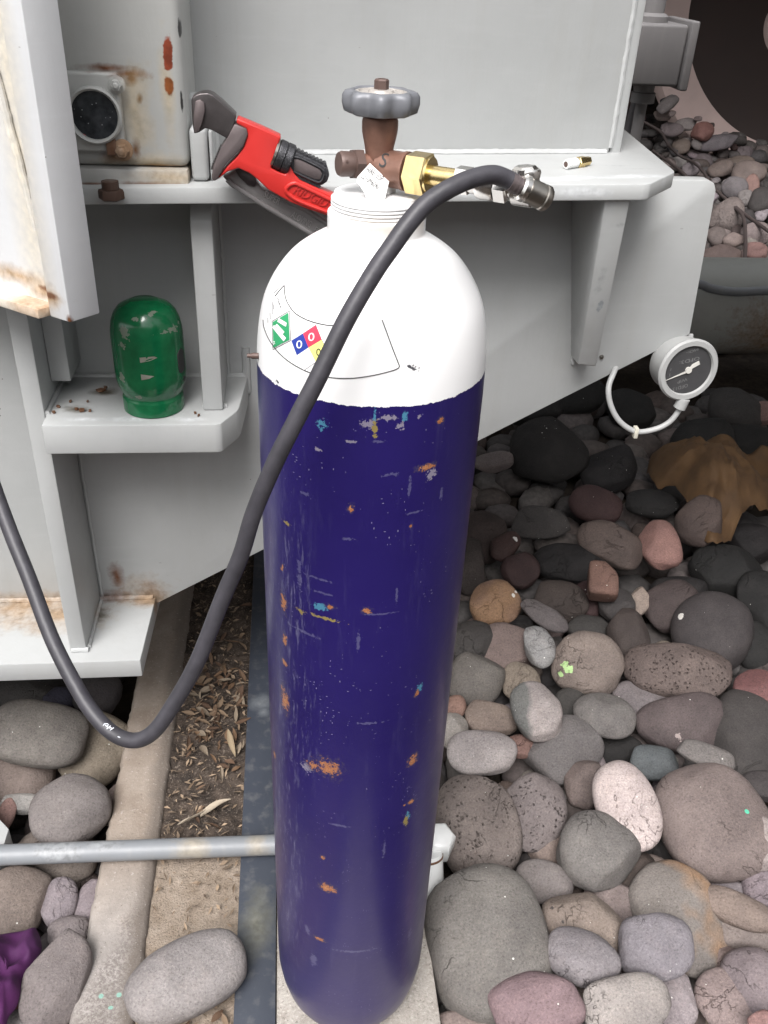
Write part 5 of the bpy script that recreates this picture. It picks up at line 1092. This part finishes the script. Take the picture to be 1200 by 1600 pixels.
# ------------------------------------------------------------------ dry leaves in the channel
def leaf_mesh(seed):
    r = random.Random(seed); L, Wd = 1.0, r.uniform(.15, .24); nx, ny = 10, 4; vs = []; fs = []; curl = r.uniform(.5, 1.6) * r.choice((-1, 1)); roll = r.uniform(.8, 2.4); tw = r.uniform(-.8, .8)
    for i in range(nx + 1):
        t = i / nx; w = Wd * math.sin(math.pi * min(1, t * .96 + .02)) ** .8 * (1.15 - .5 * t)
        for j in range(ny + 1):
            s = (j / ny - .5) * 2; a = s * roll * .6 + tw * t; rr_ = w / max(.3, roll * .6)
            x = t - .5; y = rr_ * math.sin(a); z = rr_ * (1 - math.cos(a)) + .22 * curl * (t - .5) ** 2 + .01 * math.sin(9 * t + seed)
            vs.append((x, y, z))
    for i in range(nx):
        for j in range(ny): k = i * (ny + 1) + j; fs.append((k, k + 1, k + ny + 2, k + ny + 1))
    me = bpy.data.meshes.new('dry_leaf'); n = len(vs); me.from_pydata(vs + [(x, y, z - .008) for x, y, z in vs], [], fs + [tuple(q + n for q in f[::-1]) for f in fs]); me.polygons.foreach_set('use_smooth', [True] * len(me.polygons)); me.materials.append(M['leaf']); return me
LM = [leaf_mesh(i) for i in range(9)]
LC = [(.14, .09, .058), (.19, .135, .09), (.09, .055, .036), (.24, .195, .145), (.115, .07, .045), (.16, .10, .06)]
def leaf(x, y, z, ln, yaw, k, col, lab, grp='dry leaves in the channel'):
    o = bpy.data.objects.new('dry_leaf', LM[k]); COL.objects.link(o); o.location = (x, y, z); o.scale = (ln, ln, ln); o.rotation_euler = (rs.uniform(-.7, .7), rs.uniform(-.45, .45), yaw); o.color = (*col, 1); tag(o, lab, 'leaf', grp)
lf = 'curled dry brown leaf lying on the dirt between kerb and strip'
for i in range(120):
    y = rs.choice((rs.uniform(.28, 1.0), rs.uniform(.50, .80), rs.uniform(.55, .72))); x = rs.uniform(-.328, -.195); ln = rs.uniform(.018, .04)
    if .26 < y < .34: ln *= .8
    leaf(x, y, -.004 + rs.uniform(0, .012), ln, rs.uniform(0, 6.3), rs.randrange(9), rs.choice(LC), lf)
for i in range(8): leaf(rs.uniform(-.30, -.20), rs.uniform(-.12, -.045), rs.uniform(-.005, .004), rs.uniform(.025, .045), rs.uniform(0, 6.3), rs.randrange(9), rs.choice(LC), 'dry leaf at the bottom edge in front of the pale channel stone', 'leaves in front of the channel stone')
p = at_z(425 - 145, 1085, .004); leaf(-.245, .36, .006, .07, .3, 1, (.42, .36, .28), 'pale broad dry leaf near the floor pipe')
leaf(-.285, .335, .006, .06, .5, 4, (.44, .38, .30), 'pale split dry leaf on the dark soil patch')
leaf(-.215, .52, .010, .065, -1.3, 3, (.30, .24, .16), 'large olive brown leaf beside the metal strip')
def litter():
    mb = MB(); r = random.Random(5)
    for i in range(900):
        y = r.uniform(.26, 1.3) if i % 5 else r.uniform(-.3, .26); x = r.uniform(-.338, -.19); s = r.uniform(.003, .011); a = r.uniform(0, 6.3); z = -.007 + r.uniform(0, .006); c_, s_ = math.cos(a) * s, math.sin(a) * s; w = r.uniform(.12, .4)
        mb.add([(x - c_, y - s_, z), (x - s_ * w, y + c_ * w, z + r.uniform(0, .005)), (x + c_, y + s_, z + r.uniform(0, .004)), (x + s_ * w, y - c_ * w, z + .001)], [(0, 1, 2), (0, 2, 3)])
    g = G('leaf litter'); isl = g.node('ShaderNodeNewGeometry').outputs['Random Per Island']; rr = g.node('ShaderNodeValToRGB', {'Fac': isl}); rr.color_ramp.elements[0].color = (.05, .035, .025, 1); rr.color_ramp.elements[1].color = (.34, .25, .17, 1); g.set(Base_Color=rr.outputs[0], Roughness=.85)
    tag(mb.build('leaf_litter', g.mat, smooth=0), 'fine broken leaf litter on the dirt', 'litter', kind='stuff')
litter()
# flakes on the lower shelf
fk = MB(); r = random.Random(9)
for u, v, s in ((120, 640, 3), (127, 642, 5), (140, 643, 3), (110, 628, 3), (92, 636, 4), (158, 611, 6), (137, 628, 2), (85, 645, 3), (165, 606, 3), (310, 650, 2), (305, 646, 2)):
    c = at_z(u, v, ZL + .001); k = s * depth(c) / FOC; a = r.uniform(0, 3)
    fk.prism([c + Vector((math.cos(a + t) * k * r.uniform(.6, 1.3), math.sin(a + t) * k * r.uniform(.6, 1.3), 0)) for t in (0, 1.3, 2.4, 3.6, 5)], (r.uniform(-.001, .001), 0, .003), 0)
tag(fk.build('paint_flakes', M['rust'], smooth=0), 'rust flakes scattered on the lower shelf beside the green cap', 'flakes', kind='stuff')
